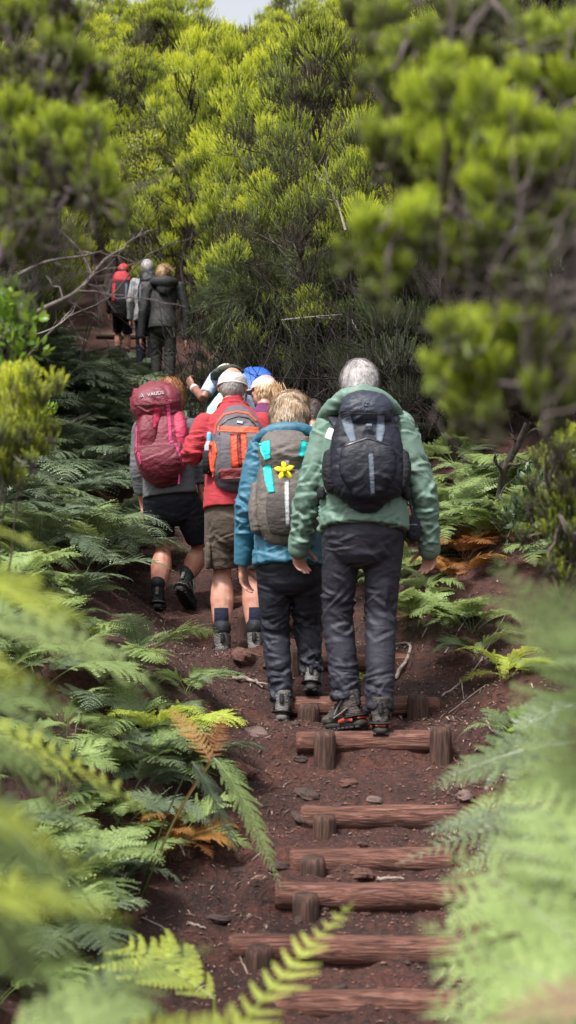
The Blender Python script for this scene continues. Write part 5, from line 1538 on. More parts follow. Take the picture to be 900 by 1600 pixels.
scatter(1, 14.5, 19, 16, .5, 1.8, .5, (FERN_DARK,), 'small dark fern beside the charcoal-jacketed walker', 'ferns right of the upper path', .3)
for px, py, d, sz_, mt, lb in ((700, 905, 7.6, .3, FERN_PALE, 'small pale fern hanging over the soil beside the hand of the man in green'), (745, 960, 7.3, .34, FERN, 'pale-ribbed fern on the right slope above the thin twigs'), (790, 1015, 6.9, .34, FERN_LIME, 'bright fern low on the right slope'),
                               (800, 1090, 6.3, .3, FERN, 'small fern at the right edge of the bare slope'), (735, 700, 9.2, .55, FERN_PALE, 'large arching fern right of the pack, topmost of the lit right-hand ferns'), (790, 730, 8.9, .5, FERN, 'large arching fern just left of the leaning trunk'), (690, 740, 9.0, .5, FERN_PALE, 'large pale fern touching the right sleeve of the man in green'), (730, 850, 8.2, .42, FERN_RUST, 'rusty orange dying fern on the right bank'), (712, 880, 8.0, .34, FERN_RUST, 'ochre dead fern beside the sleeve of the man in green'), (690, 890, 7.7, .26, FERN_PALE, 'very small fern next to the pouch'),
                               (795, 850, 8.2, .5, FERN_PALE, 'pale upright fern catching the light in front of the dark trunk'), (560, 1035, 7.35, .16, FERN_LIME, 'tuft of young fern seen between the trouser legs of the man in green'),
                               (560, 915, 8.8, .22, FERN_PALE, 'small fern between the knees of the man in green'), (235, 1015, 6.1, .42, FERN_LIME, 'bright green fern at the edge of the path left of the man in red'), (255, 1055, 5.9, .4, FERN, 'fern spilling over the soil below the bright green one'),
                               (210, 1090, 5.7, .4, FERN_DARK, 'dull fern on the left bank above the bare soil'), (300, 1120, 5.6, .3, FERN_RUST, 'yellow and orange withered fern at the left edge of the path'), (265, 1100, 5.5, .3, FERN_RUST, 'brown withered fern leaning on the left bank'),
                               (190, 1200, 5.2, .36, FERN_DARK, 'dark fern hanging over the bare soil at left'), (120, 1130, 4.9, .38, FERN, 'fern in the middle of the lower left bank'), (90, 1240, 4.6, .4, FERN_DARK, 'dim fern low on the left bank behind the bright frond'),
                               (60, 1000, 4.6, .5, FERN_PALE, 'pale fern at the left edge below the lime frond')):
    p = W(px, py, d); fern((p.x, p.y, gz(p.x, p.y)), sz_, 7, lb, 'single ferns beside the path', (mt,))


def hero(name_label, fronds, cat='fern', group='large ferns close in front', rootp=None, tone=.5):
    """a fern plant given by its fronds: (base px,py,d, tip px,py,d, sag, width m, material, pairs, shape, roll)"""
    p0 = W(*(rootp or fronds[0][0]))
    root = Vector((p0.x, p0.y, gz(p0.x, p0.y)))
    e = empty('fern', root, name_label, cat, group)
    for k, (a, b2, sag, wd_, mt, pr, shp, roll) in enumerate(fronds):
        A, B_ = npv(W(*a)), npv(W(*b2)); L = np.linalg.norm(B_ - A)
        mid = (A + B_) / 2 + np.array([0, 0, sag * L])
        q = np.linspace(0, 1, 24)[:, None]; C = A * (1 - q) ** 2 + 2 * mid * q * (1 - q) + B_ * q * q
        T = nrm(np.gradient(C, axis=0)); up = np.array([math.sin(roll), -math.cos(roll) * .5, .8]); U = nrm(up - T * (T @ up)[:, None])
        mb = MB()
        frond_geo(mb, C, U, wd_, pr, 13, start=.06, shape=shp, seed=k * 7 + int(abs(a[0])), stipe=.003, droop=.15, tone=tone, pw=.34)
        # the stalk down to the ground
        mb.tube(spline([A, A * .5 + npv(root) * .5 + [0, 0, .05], npv(root)], 5), .0022, .004, 5, g=(.4, 0, .5))
        link('frond', mb.mesh('frond', smooth=False, growth=True, off=tuple(root)), mt, e)


FL, FP, FN, FD, FX = FERN_LIME, FERN_PALE, FERN, FERN_DARK, FERN_RUST
hero('large blurred yellow-green fern at the left edge, level with the shorts', [((-140, 870, 1.35), (150, 985, 1.5), .12, .085, FL, 16, 'bracken', .2), ((-120, 800, 1.4), (95, 875, 1.55), .1, .06, FL, 14, 'bracken', -.1), ((-150, 1000, 1.3), (90, 1080, 1.45), .1, .07, FL, 14, 'bracken', 0)])
hero('large grey-green fern arching above the bright frond at left', [((-120, 960, 1.6), (260, 1085, 1.85), .16, .075, FP, 17, 'lance', .1), ((-80, 1080, 1.8), (130, 1190, 2.0), .12, .07, FN, 14, 'bracken', 0)])
hero('bright green fern with one frond reaching over the bare soil at left', [((-40, 1130, 2.3), (252, 1288, 2.6), .1, .10, FL, 14, 'bracken', 0), ((0, 1180, 2.4), (150, 1340, 2.6), .1, .08, FN, 13, 'bracken', .3), ((-30, 1240, 2.5), (145, 1415, 2.7), .1, .08, FN, 13, 'bracken', .2)])
hero('tall blurred pale fern at the left edge beneath the lime one', [((-160, 1120, 1.1), (130, 1230, 1.25), .1, .06, FP, 14, 'bracken', .1), ((-160, 1200, 1.05), (170, 1390, 1.2), .1, .055, FL, 14, 'bracken', 0), ((-140, 1060, 1.25), (185, 1150, 1.45), .12, .06, FP, 14, 'bracken', .1)])
hero('broad dim green fern filling the lower left corner', [((-120, 1400, 1.0), (210, 1440, 1.15), .1, .05, FL, 14, 'bracken', 0), ((-110, 1230, 1.15), (225, 1540, 1.35), .1, .085, FP, 17, 'bracken', .1), ((-130, 1330, 1.1), (130, 1640, 1.25), .12, .08, FN, 16, 'bracken', 0), ((-120, 1150, 1.2), (60, 1380, 1.3), .1, .075, FN, 16, 'bracken', 0), ((-90, 1450, 1.2), (140, 1500, 1.3), .1, .07, FP, 14, 'bracken', .2)])
hero('pale yellow-green fern along the bottom with its curled tip over the second log step', [((300, 1700, 1.95), (552, 1410, 2.25), .05, .045, FL, 16, 'lance', -.2), ((120, 1690, 1.6), (420, 1590, 1.8), .12, .06, FL, 16, 'bracken', 0), ((60, 1640, 1.5), (330, 1480, 1.7), .12, .07, FP, 16, 'bracken', 0), ((200, 1690, 1.5), (480, 1620, 1.7), .14, .075, FL, 16, 'bracken', 0), ((0, 1700, 1.4), (240, 1560, 1.5), .12, .08, FP, 16, 'bracken', 0)])
hero('small yellow-green frond standing on the soil above the bottom ferns', [((335, 1560, 3.0), (190, 1475, 3.1), .06, .12, FL, 9, 'lance', .6)])
hero('long drooping frond hanging down to the left end of the third log step', [((335, 1185, 4.75), (440, 1392, 4.6), .2, .085, FN, 30, 'lance', .9), ((300, 1190, 4.8), (375, 1345, 4.7), .16, .07, FD, 24, 'lance', .9), ((330, 1190, 4.8), (262, 1105, 4.95), .12, .045, FX, 18, 'lance', 0), ((330, 1185, 4.8), (350, 1120, 5.1), .1, .045, FX, 16, 'lance', .3)], rootp=(215, 1200, 5.1))
hero('large pale green fern at the right edge below the heath', [((980, 1180, 1.75), (772, 868, 1.95), .05, .11, FP, 16, 'bracken', .1), ((1000, 1050, 1.7), (800, 905, 1.8), .1, .08, FP, 14, 'bracken', -.2), ((1000, 1290, 1.8), (800, 1085, 1.95), .08, .10, FP, 14, 'bracken', 0)])
hero('broad pale green fern in the lower right corner over the steps', [((960, 1640, 1.45), (655, 1440, 1.6), .1, .085, FP, 11, 'round', .2), ((980, 1560, 1.5), (700, 1330, 1.65), .1, .085, FP, 11, 'round', .1), ((900, 1720, 1.4), (668, 1560, 1.5), .1, .075, FP, 11, 'round', .2), ((990, 1440, 1.55), (800, 1230, 1.7), .1, .085, FP, 11, 'round', 0), ((1000, 1640, 1.35), (780, 1500, 1.45), .1, .075, FN, 11, 'round', 0)])
hero('second pale green fern in the lower right corner, overlapping the broad one', [((980, 1500, 1.9), (680, 1400, 2.0), .08, .10, FP, 13, 'round', .2), ((1000, 1580, 1.85), (670, 1520, 1.95), .08, .10, FP, 13, 'round', .1), ((1000, 1400, 1.95), (745, 1320, 2.05), .08, .10, FN, 13, 'round', 0), ((980, 1300, 2.0), (800, 1190, 2.1), .08, .09, FP, 13, 'round', 0), ((960, 1680, 1.8), (720, 1600, 1.9), .08, .09, FP, 12, 'round', 0), ((1000, 1120, 2.1), (815, 960, 2.2), .08, .11, FP, 15, 'bracken', 0)])
hero('pale brown withered frond blurred in the bottom right corner', [((1000, 1540, 1.3), (755, 1600, 1.35), .05, .034, leaf_mat('fern_tan', [(0, (.15, .08, .05)), (.6, (.27, .16, .11)), (1, (.40, .27, .20))], objvar=.2, transl=.3), 14, 'lance', 0)])
hero('fern with four ribbed fronds pointing left across the right side of the steps', [((900, 1160, 3.3), (672, 1232, 3.35), .12, .115, FN, 26, 'bracken', .2), ((890, 1215, 3.25), (675, 1305, 3.3), .1, .075, FP, 24, 'bracken', 0), ((880, 1275, 3.2), (660, 1298, 3.2), .06, .05, FD, 24, 'lance', 0), ((880, 1285, 3.15), (618, 1352, 3.1), .12, .075, FN, 18, 'bracken', -.1), ((880, 1290, 3.1), (700, 1370, 3.1), .1, .07, FN, 18, 'bracken', 0), ((900, 1100, 3.4), (800, 1150, 3.4), .1, .09, FD, 22, 'bracken', 0)])

# ================================================================ tree heath
def needles(mb, S0, D0, L0, tone, k=12, nl=.026, nw=.0036, splay=.75, rg=RNG, core=.005, bright=.9):
    """upright shoots: a thin core beset with needles; S0 starts, D0 directions, L0 lengths, tone per shoot"""
    n = len(S0); D0 = nrm(D0); ref = nrm(np.cross(D0, np.array([.3, .5, .8]))); ref2 = np.cross(D0, ref)
    t = (np.arange(k) + rg.random((n, k))) / k; t = .08 + .92 * t
    ph = rg.random((n, k)) * 6.283
    rad = ref[:, None] * np.cos(ph)[..., None] + ref2[:, None] * np.sin(ph)[..., None]
    P = S0[:, None] + D0[:, None] * (t * L0[:, None])[..., None]
    nd = nrm(D0[:, None] * (1.0 - .2 * rg.random((n, k, 1))) + rad * splay * (1.15 - .5 * t)[..., None])
    ln = nl * (1.1 - .4 * t) * (.75 + .5 * rg.random((n, k)))
    sd = nrm(np.cross(nd, rad) + rg.normal(size=(n, k, 3)) * .3) * nw * .5
    tip = P + nd * ln[..., None]
    mid = P + nd * (ln * .45)[..., None]
    V = np.stack([P, mid - sd, tip, mid + sd], 2).reshape(-1, 3)
    q = np.arange(n * k) * 4; F = np.stack([q, q + 1, q + 2, q + 3], 1)
    tn = np.broadcast_to(tone[:, None], (n, k)); rb = rg.random((n, k))
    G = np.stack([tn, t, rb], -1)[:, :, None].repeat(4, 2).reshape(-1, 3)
    mb.add(V, F, None, G)
    A, B_ = S0 - D0 * .02, S0 + D0 * L0[:, None] * .96
    for w_ in (ref, ref2):
        V = np.stack([A - w_ * core, A + w_ * core, B_ + w_ * core * .4, B_ - w_ * core * .4], 1).reshape(-1, 3); q = np.arange(n) * 4
        G = np.stack([np.repeat(tone, 4) * .8, np.tile([0, 0, .8, .8], n), np.full(n * 4, .3)], 1)
        mb.add(V, np.stack([q, q + 1, q + 2, q + 3], 1), None, G)


def heath_crown(mb, clumps, rg, k=12, nl=.026, nw=.0036, dens=1.0, core=.005):
    """clumps: (centre, radius, tone, number of shoots, shoot length)"""
    for c, r, tone, n, sl in clumps:
        n = int(n * dens)
        a = rg.random(n) * 6.283; el = np.arcsin(np.clip(-.25 + 1.25 * rg.random(n), -1, 1)) 
        D = np.stack([np.cos(a) * np.cos(el), np.sin(a) * np.cos(el), np.sin(el)], 1)
        rr = r * (.35 + .65 * rg.random(n) ** .5)
        S = np.array(tuple(c)) + D * rr[:, None] * np.array([1, 1, .8])
        dr = nrm(D * .55 + np.array([0, 0, .9]) + rg.normal(size=(n, 3)) * .16)
        L = sl * (.6 + .7 * rg.random(n))
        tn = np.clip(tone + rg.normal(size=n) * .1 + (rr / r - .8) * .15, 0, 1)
        needles(mb, S - dr * L[:, None] * .5, dr, L, tn, k, nl, nw, rg=rg, core=core)


def wig(a, b, n, amp, rg):
    t = np.linspace(0, 1, n)[:, None]; P = a * (1 - t) + b * t
    w = np.cumsum(rg.normal(size=(n, 3)), 0); w = w - w[0] - (w[-1] - w[0]) * t
    return P + w * amp


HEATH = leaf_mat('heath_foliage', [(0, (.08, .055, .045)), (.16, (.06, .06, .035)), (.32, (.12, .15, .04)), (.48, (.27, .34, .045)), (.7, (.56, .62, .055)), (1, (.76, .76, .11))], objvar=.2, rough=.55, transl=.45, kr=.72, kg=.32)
HEATH_B = leaf_mat('heath_foliage_bright', [(0, (.08, .055, .04)), (.22, (.07, .08, .028)), (.42, (.16, .21, .035)), (.66, (.36, .46, .04)), (1, (.60, .68, .07))], objvar=.0, rough=.55, transl=.35, kr=.72, kg=.32)
HEATH_SHADE = leaf_mat('heath_foliage_shade_toned', [(0, (.045, .034, .028)), (.3, (.04, .05, .026)), (.6, (.08, .11, .032)), (1, (.19, .25, .045))], objvar=.16, rough=.6, transl=.25, kr=.72, kg=.32)  # darker copy of the heath foliage, understory shade mixed into its colour
BARK = ramp_mat('heath_bark', [(.3, (.018, .013, .011)), (.5, (.048, .036, .030)), (.7, (.10, .08, .07))], scale=(6, 6, 1.5), nscale=6, bump=.8, rough=.9, objrand=1)
BARK_SHADE = ramp_mat('dead_bark_shade_toned', [(.3, (.008, .006, .005)), (.5, (.019, .014, .012)), (.7, (.038, .03, .026))], scale=(6, 6, 1.5), nscale=6, bump=.6, rough=.95, objrand=1)  # near-black bark: the gloom under the heath is put into its colour
BARKP = ramp_mat('pale_bark', [(.3, (.12, .10, .095)), (.5, (.24, .21, .2)), (.7, (.36, .32, .31))], scale=(6, 6, 1.5), nscale=6, bump=.6, rough=.9, objrand=1)


def heath_proto(seed, H, Rr, ncl, bare=.35, tone0=.5, dryness=.15, col=False, shoots=84, sl=.105, k=14, nl=.016, nw=.0052):
    rg = np.random.default_rng(seed)
    tr, cr = MB(), MB()
    stems = []
    for s in range(rg.integers(3, 6)):
        a = rg.random() * 6.28; e = np.array([math.cos(a) * Rr * rg.uniform(.2, .6), math.sin(a) * Rr * rg.uniform(.2, .6), H * rg.uniform(.65, .9)])
        P = wig(np.array([math.cos(a) * .06, math.sin(a) * .06, -.15]), e, 12, .05, rg); stems.append(P); tr.tube(P, .045, .014, 7)
    allp = np.vstack([p[3:] for p in stems])
    cl = []
    for c in range(ncl):
        a = rg.random() * 6.28; h = bare + (1 - bare) * rg.random() ** .8
        prof = math.sin(math.pi * min(1, (h - bare) / (1 - bare) * .8 + .18)) ** .6
        rad = Rr * prof * (.35 + .65 * rg.random() ** .4)
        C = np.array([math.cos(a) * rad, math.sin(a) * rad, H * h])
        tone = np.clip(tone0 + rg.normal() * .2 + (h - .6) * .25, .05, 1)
        dry = rg.random() < dryness
        if dry: tone = .02
        cl.append((C, rg.uniform(.14, .26), tone, shoots * (0.35 if dry else 1), sl))
        dd = ((allp - C - np.array([0, 0, -.5])) ** 2).sum(1); o = allp[dd.argmin()]
        P = wig(o, C - [0, 0, .05], 7, .03, rg); tr.tube(P, .012, .005, 5)
        for q in range(9 if dry else 5):
            e = C + nrm(rg.normal(size=3) + [0, 0, .8]) * rg.uniform(.15, .38); tr.tube(wig(P[rg.integers(3, 6)], e, 5, .012, rg), .004, .0015, 3)
    for q in range(int(70 * bare / .35)):   # bare dead twigs low in the crown
        o = allp[rg.integers(len(allp))]; o = o * [1, 1, .75]; e = o + rg.normal(size=3) * [.4, .4, .25] * Rr; tr.tube(wig(o, e, 6, .03, rg), .005, .0018, 3)
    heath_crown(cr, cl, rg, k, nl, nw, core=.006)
    return tr.mesh('trunk'), cr.mesh('crown', smooth=False, growth=True)


PROTO = [heath_proto(1, 3.6, 1.15, 96, .25, .62), heath_proto(2, 3.2, 1.1, 92, .18, .7, .06), heath_proto(3, 4.0, 1.05, 96, .25, .62, .14), heath_proto(4, 2.6, 1.0, 80, .1, .74, .05), heath_proto(5, 3.4, 1.2, 94, .15, .58, .12), heath_proto(6, 2.2, .9, 70, .05, .45, .12, sl=.13)]
rt = random.Random(4)


def heath(x, y, k, s, label, group, mat=None, z=None, sz=None, name='heath_tree', cat='tree'):
    tr, cr = PROTO[k]
    e = empty(name, (x, y, (gz(x, y) if z is None else z) - .05), label, cat, group)
    e.rotation_euler = (rt.uniform(-.07, .07), rt.uniform(-.07, .07), rt.uniform(0, 6.28)); e.scale = (s, s, sz or s * rt.uniform(.92, 1.1))
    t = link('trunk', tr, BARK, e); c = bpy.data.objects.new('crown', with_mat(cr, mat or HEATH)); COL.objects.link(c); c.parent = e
    return e


placed = []
def try_heath(x, y, k, s, label, group, mat=None, sep=.75):
    if y < 12.6 and x < .12 + 1.05 * s and x > -1.2: return False
    if y < 20.6 and -.145 * y - 1.05 * s < x < -.068 * y + 1.0 * s: return False
    if any((x - a) ** 2 + (y - b) ** 2 < sep * sep for a, b in placed): return False
    placed.append((x, y)); heath(x, y, k, s, label, group, mat); return True


# right of the path: a wall of heath that closes the view
spec = [(0, 9.8, 13.0, 1.35, 4.0, 18, 'low'), (1, 12.5, 16.5, 1.35, 5.2, 26, 'mid'), (2, 16, 20, 1.6, 6.5, 26, 'tall'), (3, 20, 26, -6.2, 9, 60, 'hill'), (4, 26, 36, -10, 16, 80, 'far')]
for _, y0, y1, o0, o1, n, kind in spec:
    c = 0; tr_ = 0
    while c < n and tr_ < n * 40:
        tr_ += 1
        y = rt.uniform(y0, y1); x = float(path_c(min(y, 21))) + rt.uniform(o0, o1)
        if abs(x) > .215 * y + 1.2: continue
        if kind == 'hill' and abs(x - path_c(y)) < 1.0 and y < 23: continue
        lb, gr = (('dense tree heath with dim foliage low on the right bank behind the white-haired man', 'heath trees low on the right bank'), ('bushy tree heath with yellow-green shoots in the middle of the thicket', 'heath trees in the middle of the thicket'),
                  ('tall tree heath rising behind the middle of the thicket', 'tall heath trees behind the thicket'), ('bright-topped tree heath on the slope under the sky', 'heath trees on the slope'), ('distant tree heath on the hill crest against the sky', 'heath trees on the crest'))[_]
        if try_heath(x, y, rt.choice({'low': (5, 5, 4), 'mid': (0, 1, 4, 2, 3), 'tall': (0, 1, 2, 3), 'hill': (0, 1, 2, 3, 4), 'far': (0, 1, 3)}[kind]), rt.uniform(.85, 1.15) * (.8 if kind == 'low' else 1), lb, gr, HEATH_SHADE if kind == 'low' and y < 11.6 else None, .62 if y < 20 else .85): c += 1
# left of the path
c = 0; tr_ = 0
while c < 20 and tr_ < 900:
    tr_ += 1
    y = rt.uniform(11, 21); x = float(path_c(y)) - rt.uniform(1.7, 4.4)
    if abs(x) > .23 * y + 1.2: continue
    if try_heath(x, y, rt.choice((0, 2, 4, 5)), rt.uniform(.75, 1.0), 'twiggy tree heath on the left bank overhanging the path', 'heath trees on the left bank', HEATH_SHADE if y < 12 else None): c += 1
for px, y in ((385, 13.6), (450, 13.3), (515, 12.9), (580, 12.5), (640, 12.0)):  # added to deepen the dark hollow, with shade in the foliage colour
    heath((px - 450) / FPX * y, y, 5, .8, 'bushy heath behind the white-capped heads, coloured dark for the shade there', 'shaded heath behind the walkers', HEATH_SHADE)
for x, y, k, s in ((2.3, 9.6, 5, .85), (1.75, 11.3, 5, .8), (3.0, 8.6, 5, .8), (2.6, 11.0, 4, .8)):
    heath(x, y, k, s, 'dark bushy heath behind the ferns of the right bank', 'bushy heath behind the right ferns', HEATH_SHADE)

# understory: a tangle of dead twigs under the heath, right of the upper path; its shade is in the bark colour
def tangle(x, y, w, h, n, label, mat=None, seed=0, z=None):
    rg = np.random.default_rng(seed); m = MB(); z0 = gz(x, y)
    for q in range(n):
        a = np.array([rg.normal() * w * .5, rg.normal() * .35, rg.random() * h * .4]); e = a + np.array([rg.normal() * .5, rg.normal() * .3, rg.uniform(.1, .9) * h])
        m.tube(wig(a, e, 7, .045, rg), .006 * rg.uniform(.4, 1.6), .0015, 3)
    o = link('dead_bush', m.mesh('dead_bush'), mat or BARK_SHADE, loc=(x, y, z0)); tag(o, label, 'bush', 'dead twiggy bushes under the heath')
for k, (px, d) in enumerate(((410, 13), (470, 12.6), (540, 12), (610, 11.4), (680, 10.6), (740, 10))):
    p = W(px, 700, d); tangle(p.x, p.y, 1.1, 1.5, 150, 'leafless twiggy bush under the heath, its bark coloured dark for shade', seed=k)


# a broom-like shrub of long green stems, and grassy tufts higher up
BROOM = leaf_mat('broom_stem', [(0, (.035, .05, .02)), (.5, (.085, .115, .04)), (1, (.19, .22, .09))], objvar=.1, transl=.1, kr=.7, kg=.3)
def broom(p, n, L, label, seed, tiltv=(-.3, -.3, .6), spread=.75, nl=1):
    rg = np.random.default_rng(seed); m = MB(); m2 = MB()
    for q in range(n):
        d0 = nrm(np.array(tiltv) + rg.normal(size=3) * spread); l = L * rg.uniform(.5, 1.1)
        t = np.linspace(0, 1, 9)[:, None]; P = rg.normal(size=3) * .05 + d0 * t * l + np.array([0, 0, -.32]) * t ** 2 * l + np.array([0, 0, 0.12]) * t * l
        tn = rg.random(); m.tube(P, .0045, .0018, 3, g=(tn, .5, rg.random()))
        for s in range(int(7 * nl)):
            k = rg.integers(3, 9); dd = nrm(nrm(P[k] - P[k - 1]) + rg.normal(size=3) * .35); m.tube([P[k], P[k] + dd * .08, P[k] + dd * .17 + [0, 0, .012]], .0022, .001, 3, g=(tn, .9, rg.random()))
    e = link('broom_shrub', m.mesh('broom_shrub', growth=True), BROOM, loc=p); tag(e, label, 'shrub', 'broom shrubs with long bare stems')
broom(W(395, 462, 13.0), 120, .62, 'broom-like shrub with long bare green stems arching left beside the far walkers', 3, (-.6, -.3, .35))
broom(W(440, 470, 12.8), 110, .7, 'broom-like shrub with bare drooping stems, right of the first one', 4, (.1, -.6, .3))
broom(W(520, 185, 16.2), 120, .8, 'grey-green broom shrub with upright whip stems high in the thicket', 5, (0, -.35, .9), .4)
broom(W(455, 260, 16.0), 70, .7, 'grey-green broom shrub lower in the thicket', 6, (-.2, -.4, .7), .5)

# ---------------------------------------------------------------- heath close in front, out of focus
BARKM = ramp_mat('brown_grey_bark', [(.3, (.055, .04, .038)), (.5, (.12, .095, .09)), (.7, (.2, .165, .155))], scale=(6, 6, 1.5), nscale=6, bump=.6, rough=.9, objrand=1)


def near_heath(label, root, stems, clumps0, twigs, seed, mat=None, k=14, nl=.0115, nw=.0026, nsh=115, sl=.042, group='heath trees close in front', ds=1.0, tw=.32):
    """stems: lists of (px,py,d); clumps: (px,py,d, radius px, tone)"""
    rg = np.random.default_rng(seed); e = empty('heath_tree', root, label, 'tree', group); off = tuple(root)
    tr = MB(); pts = []
    for st in stems:
        P = spline([q if isinstance(q, Vector) else W(q[0], q[1], q[2] * ds) for q in st], 8); P = P + rg.normal(size=P.shape) * .003
        r0 = .014 if len(st) > 3 else .008
        tr.tube(P, r0, .004, 7); pts.append(P)
    allp = np.vstack(pts); cl = []
    clumps = list(clumps0)
    for px, py, d, rp, tone in clumps0:
        for q in range(3):
            a = rg.random() * 6.28; o = rp * rg.uniform(.9, 1.7)
            clumps.append((px + math.cos(a) * o, py + math.sin(a) * o * .8, d + rg.normal() * .12, rp * rg.uniform(.3, .6), max(.15, tone - rg.uniform(.05, .4))))
    for px, py, d, rp, tone in clumps:
        d *= ds
        C = npv(W(px, py, d)); r = rp / FPX * d
        cl.append((C, r, tone, nsh * (rp / 45) ** 1.6, sl * ds))
        o = allp[((allp - C) ** 2).sum(1).argmin()]
        tr.tube(wig(o, C - [0, 0, r * .4], 7, .006, rg), .005, .002, 4)
        for q in range(9): tr.tube(wig(C - [0, 0, r * .6], C + nrm(rg.normal(size=3) + [0, 0, .6]) * r, 5, .003, rg), .0018, .0008, 3)
    for px, py, d, spx, n in twigs:
        d *= ds
        for q in range(int(n * tw)):
            C = npv(W(px + rg.normal() * spx, py + rg.normal() * spx, d + rg.normal() * .1)); dd = nrm(rg.normal(size=3) * [.6, .4, .6] + [0, 0, .6])
            tr.tube(wig(C, C + dd * rg.uniform(.05, .16), 6, .003, rg), .0014, .0006, 3)
    link('trunk', tr.mesh('trunk', off=off), BARKM, e)
    cr = MB(); heath_crown(cr, cl, rg, k, nl * ds, nw * ds, core=.002); link('crown', cr.mesh('crown', smooth=False, growth=True, off=off), mat or HEATH_B, e)


# right: a tree leaning over the path from the right bank
near_heath('large out-of-focus tree heath leaning in from the upper right', Vector((.95, 1.75, gz(.95, 1.75))),
           [[Vector((.95, 1.75, gz(.95, 1.75))), Vector((.62, 1.74, 1.3)), (920, 620, 2.75), (860, 470, 2.7), (780, 380, 2.65), (700, 330, 2.6), (620, 350, 2.6)],
            [(920, 620, 2.75), (900, 400, 2.9), (860, 220, 2.95), (800, 60, 3.0), (740, -40, 3.0)], [(860, 470, 2.7), (800, 500, 2.6), (740, 560, 2.55), (730, 640, 2.55)],
            [(900, 400, 2.9), (800, 240, 2.8), (690, 200, 2.75), (620, 230, 2.8)], [(860, 220, 2.95), (740, 120, 2.9), (640, 60, 2.9)]],
           [(600, 372, 2.6, 42, .8), (645, 350, 2.6, 48, .85), (690, 385, 2.62, 40, .7), (615, 420, 2.6, 30, .55), (730, 380, 2.6, 34, .55), (765, 355, 2.6, 26, .6),
            (670, 150, 2.7, 52, .8), (730, 175, 2.65, 58, .9), (790, 190, 2.65, 52, .85), (830, 215, 2.7, 40, .75), (655, 215, 2.7, 40, .72), (700, 240, 2.65, 46, .8), (760, 250, 2.6, 46, .85), (800, 270, 2.7, 34, .7), (870, 220, 2.7, 46, .75), (895, 260, 2.7, 40, .7),
            (620, 130, 2.95, 40, .55), (610, 190, 3.0, 36, .5), (635, 80, 2.95, 42, .6), (620, 240, 3.0, 30, .45), (690, 90, 2.95, 36, .55), (885, 120, 2.8, 44, .8), (895, 60, 2.8, 44, .65), (840, 60, 3.0, 50, .4), (780, 110, 3.0, 44, .4), (600, 30, 3.1, 40, .5), (760, 30, 3.1, 50, .35),
            (735, 525, 2.5, 44, .85), (780, 510, 2.5, 38, .75), (730, 590, 2.5, 40, .8), (765, 570, 2.5, 40, .7), (830, 520, 2.5, 36, .65), (720, 640, 2.5, 26, .55), (750, 630, 2.5, 30, .5), (850, 570, 2.6, 40, .6), (890, 600, 2.6, 42, .6), (800, 440, 2.6, 30, .5), (840, 390, 2.6, 34, .45), (880, 340, 2.6, 36, .45), (640, 290, 2.9, 30, .4), (690, 310, 2.8, 28, .5)],
           [(720, 440, 2.6, 60, 150), (820, 450, 2.6, 60, 200), (850, 320, 2.7, 60, 160), (880, 500, 2.6, 50, 160), (800, 620, 2.6, 60, 150), (700, 60, 3.0, 70, 130), (820, 130, 2.9, 60, 130), (870, 640, 2.6, 40, 90)], 5, ds=.64)
# left: the same kind at the upper left
near_heath('out-of-focus tree heath filling the upper left corner', Vector((-1.0, 2.25, gz(-1.0, 2.25))),
           [[Vector((-1.0, 2.25, gz(-1.0, 2.25))), Vector((-.7, 2.24, 1.6)), (-60, 500, 3.3), (20, 360, 3.3), (60, 200, 3.3), (90, 60, 3.3), (100, -40, 3.3)],
            [(20, 360, 3.3), (90, 320, 3.2), (150, 300, 3.2)], [(60, 200, 3.3), (120, 160, 3.3), (140, 100, 3.3)], [(-60, 500, 3.3), (-20, 250, 3.4), (10, 50, 3.5)]],
           [(25, 165, 3.2, 38, .8), (45, 205, 3.2, 30, .75), (85, 195, 3.2, 34, .7), (105, 235, 3.2, 40, .75), (60, 290, 3.2, 30, .55), (145, 195, 3.25, 32, .78), (150, 270, 3.2, 36, .8), (125, 300, 3.2, 30, .6), (165, 300, 3.2, 26, .65), (118, 90, 3.3, 34, .6), (90, 55, 3.3, 26, .55),
            (30, 25, 3.4, 40, .6), (75, 15, 3.4, 36, .45), (115, 20, 3.4, 30, .4), (60, 100, 3.4, 30, .35), (20, 260, 3.2, 30, .5), (55, 345, 3.2, 26, .65), (30, 380, 3.2, 28, .6), (150, 130, 3.4, 24, .6), (10, 100, 3.4, 26, .35), (100, 150, 3.4, 26, .45), (175, 330, 3.2, 20, .5), (20, 320, 3.2, 28, .4)],
           [(60, 120, 3.4, 50, 190), (100, 350, 3.2, 50, 200), (40, 420, 3.2, 40, 140), (120, 390, 3.3, 40, 110), (30, 240, 3.3, 40, 120)], 9, ds=.68)
# left bank: bush in front of the ferns
near_heath('soft green heath bush at the left edge above the ferns', Vector((-.95, 3.7, gz(-.95, 3.7))), [[Vector((-.95, 3.7, gz(-.95, 3.7))), Vector((-.93, 3.7, 1.6)), (-40, 720, 3.7), (10, 650, 3.7), (30, 600, 3.7), (40, 590, 3.7)], [(-40, 720, 3.7), (-20, 640, 3.7), (-10, 600, 3.7)]],
           [(45, 620, 3.6, 34, .62), (20, 600, 3.6, 34, .6), (55, 650, 3.6, 28, .5), (10, 650, 3.6, 34, .45), (35, 690, 3.6, 34, .42), (5, 710, 3.6, 30, .4), (60, 690, 3.7, 22, .45), (15, 740, 3.6, 26, .35)], [(20, 680, 3.7, 30, 90)], 11, mat=HEATH)
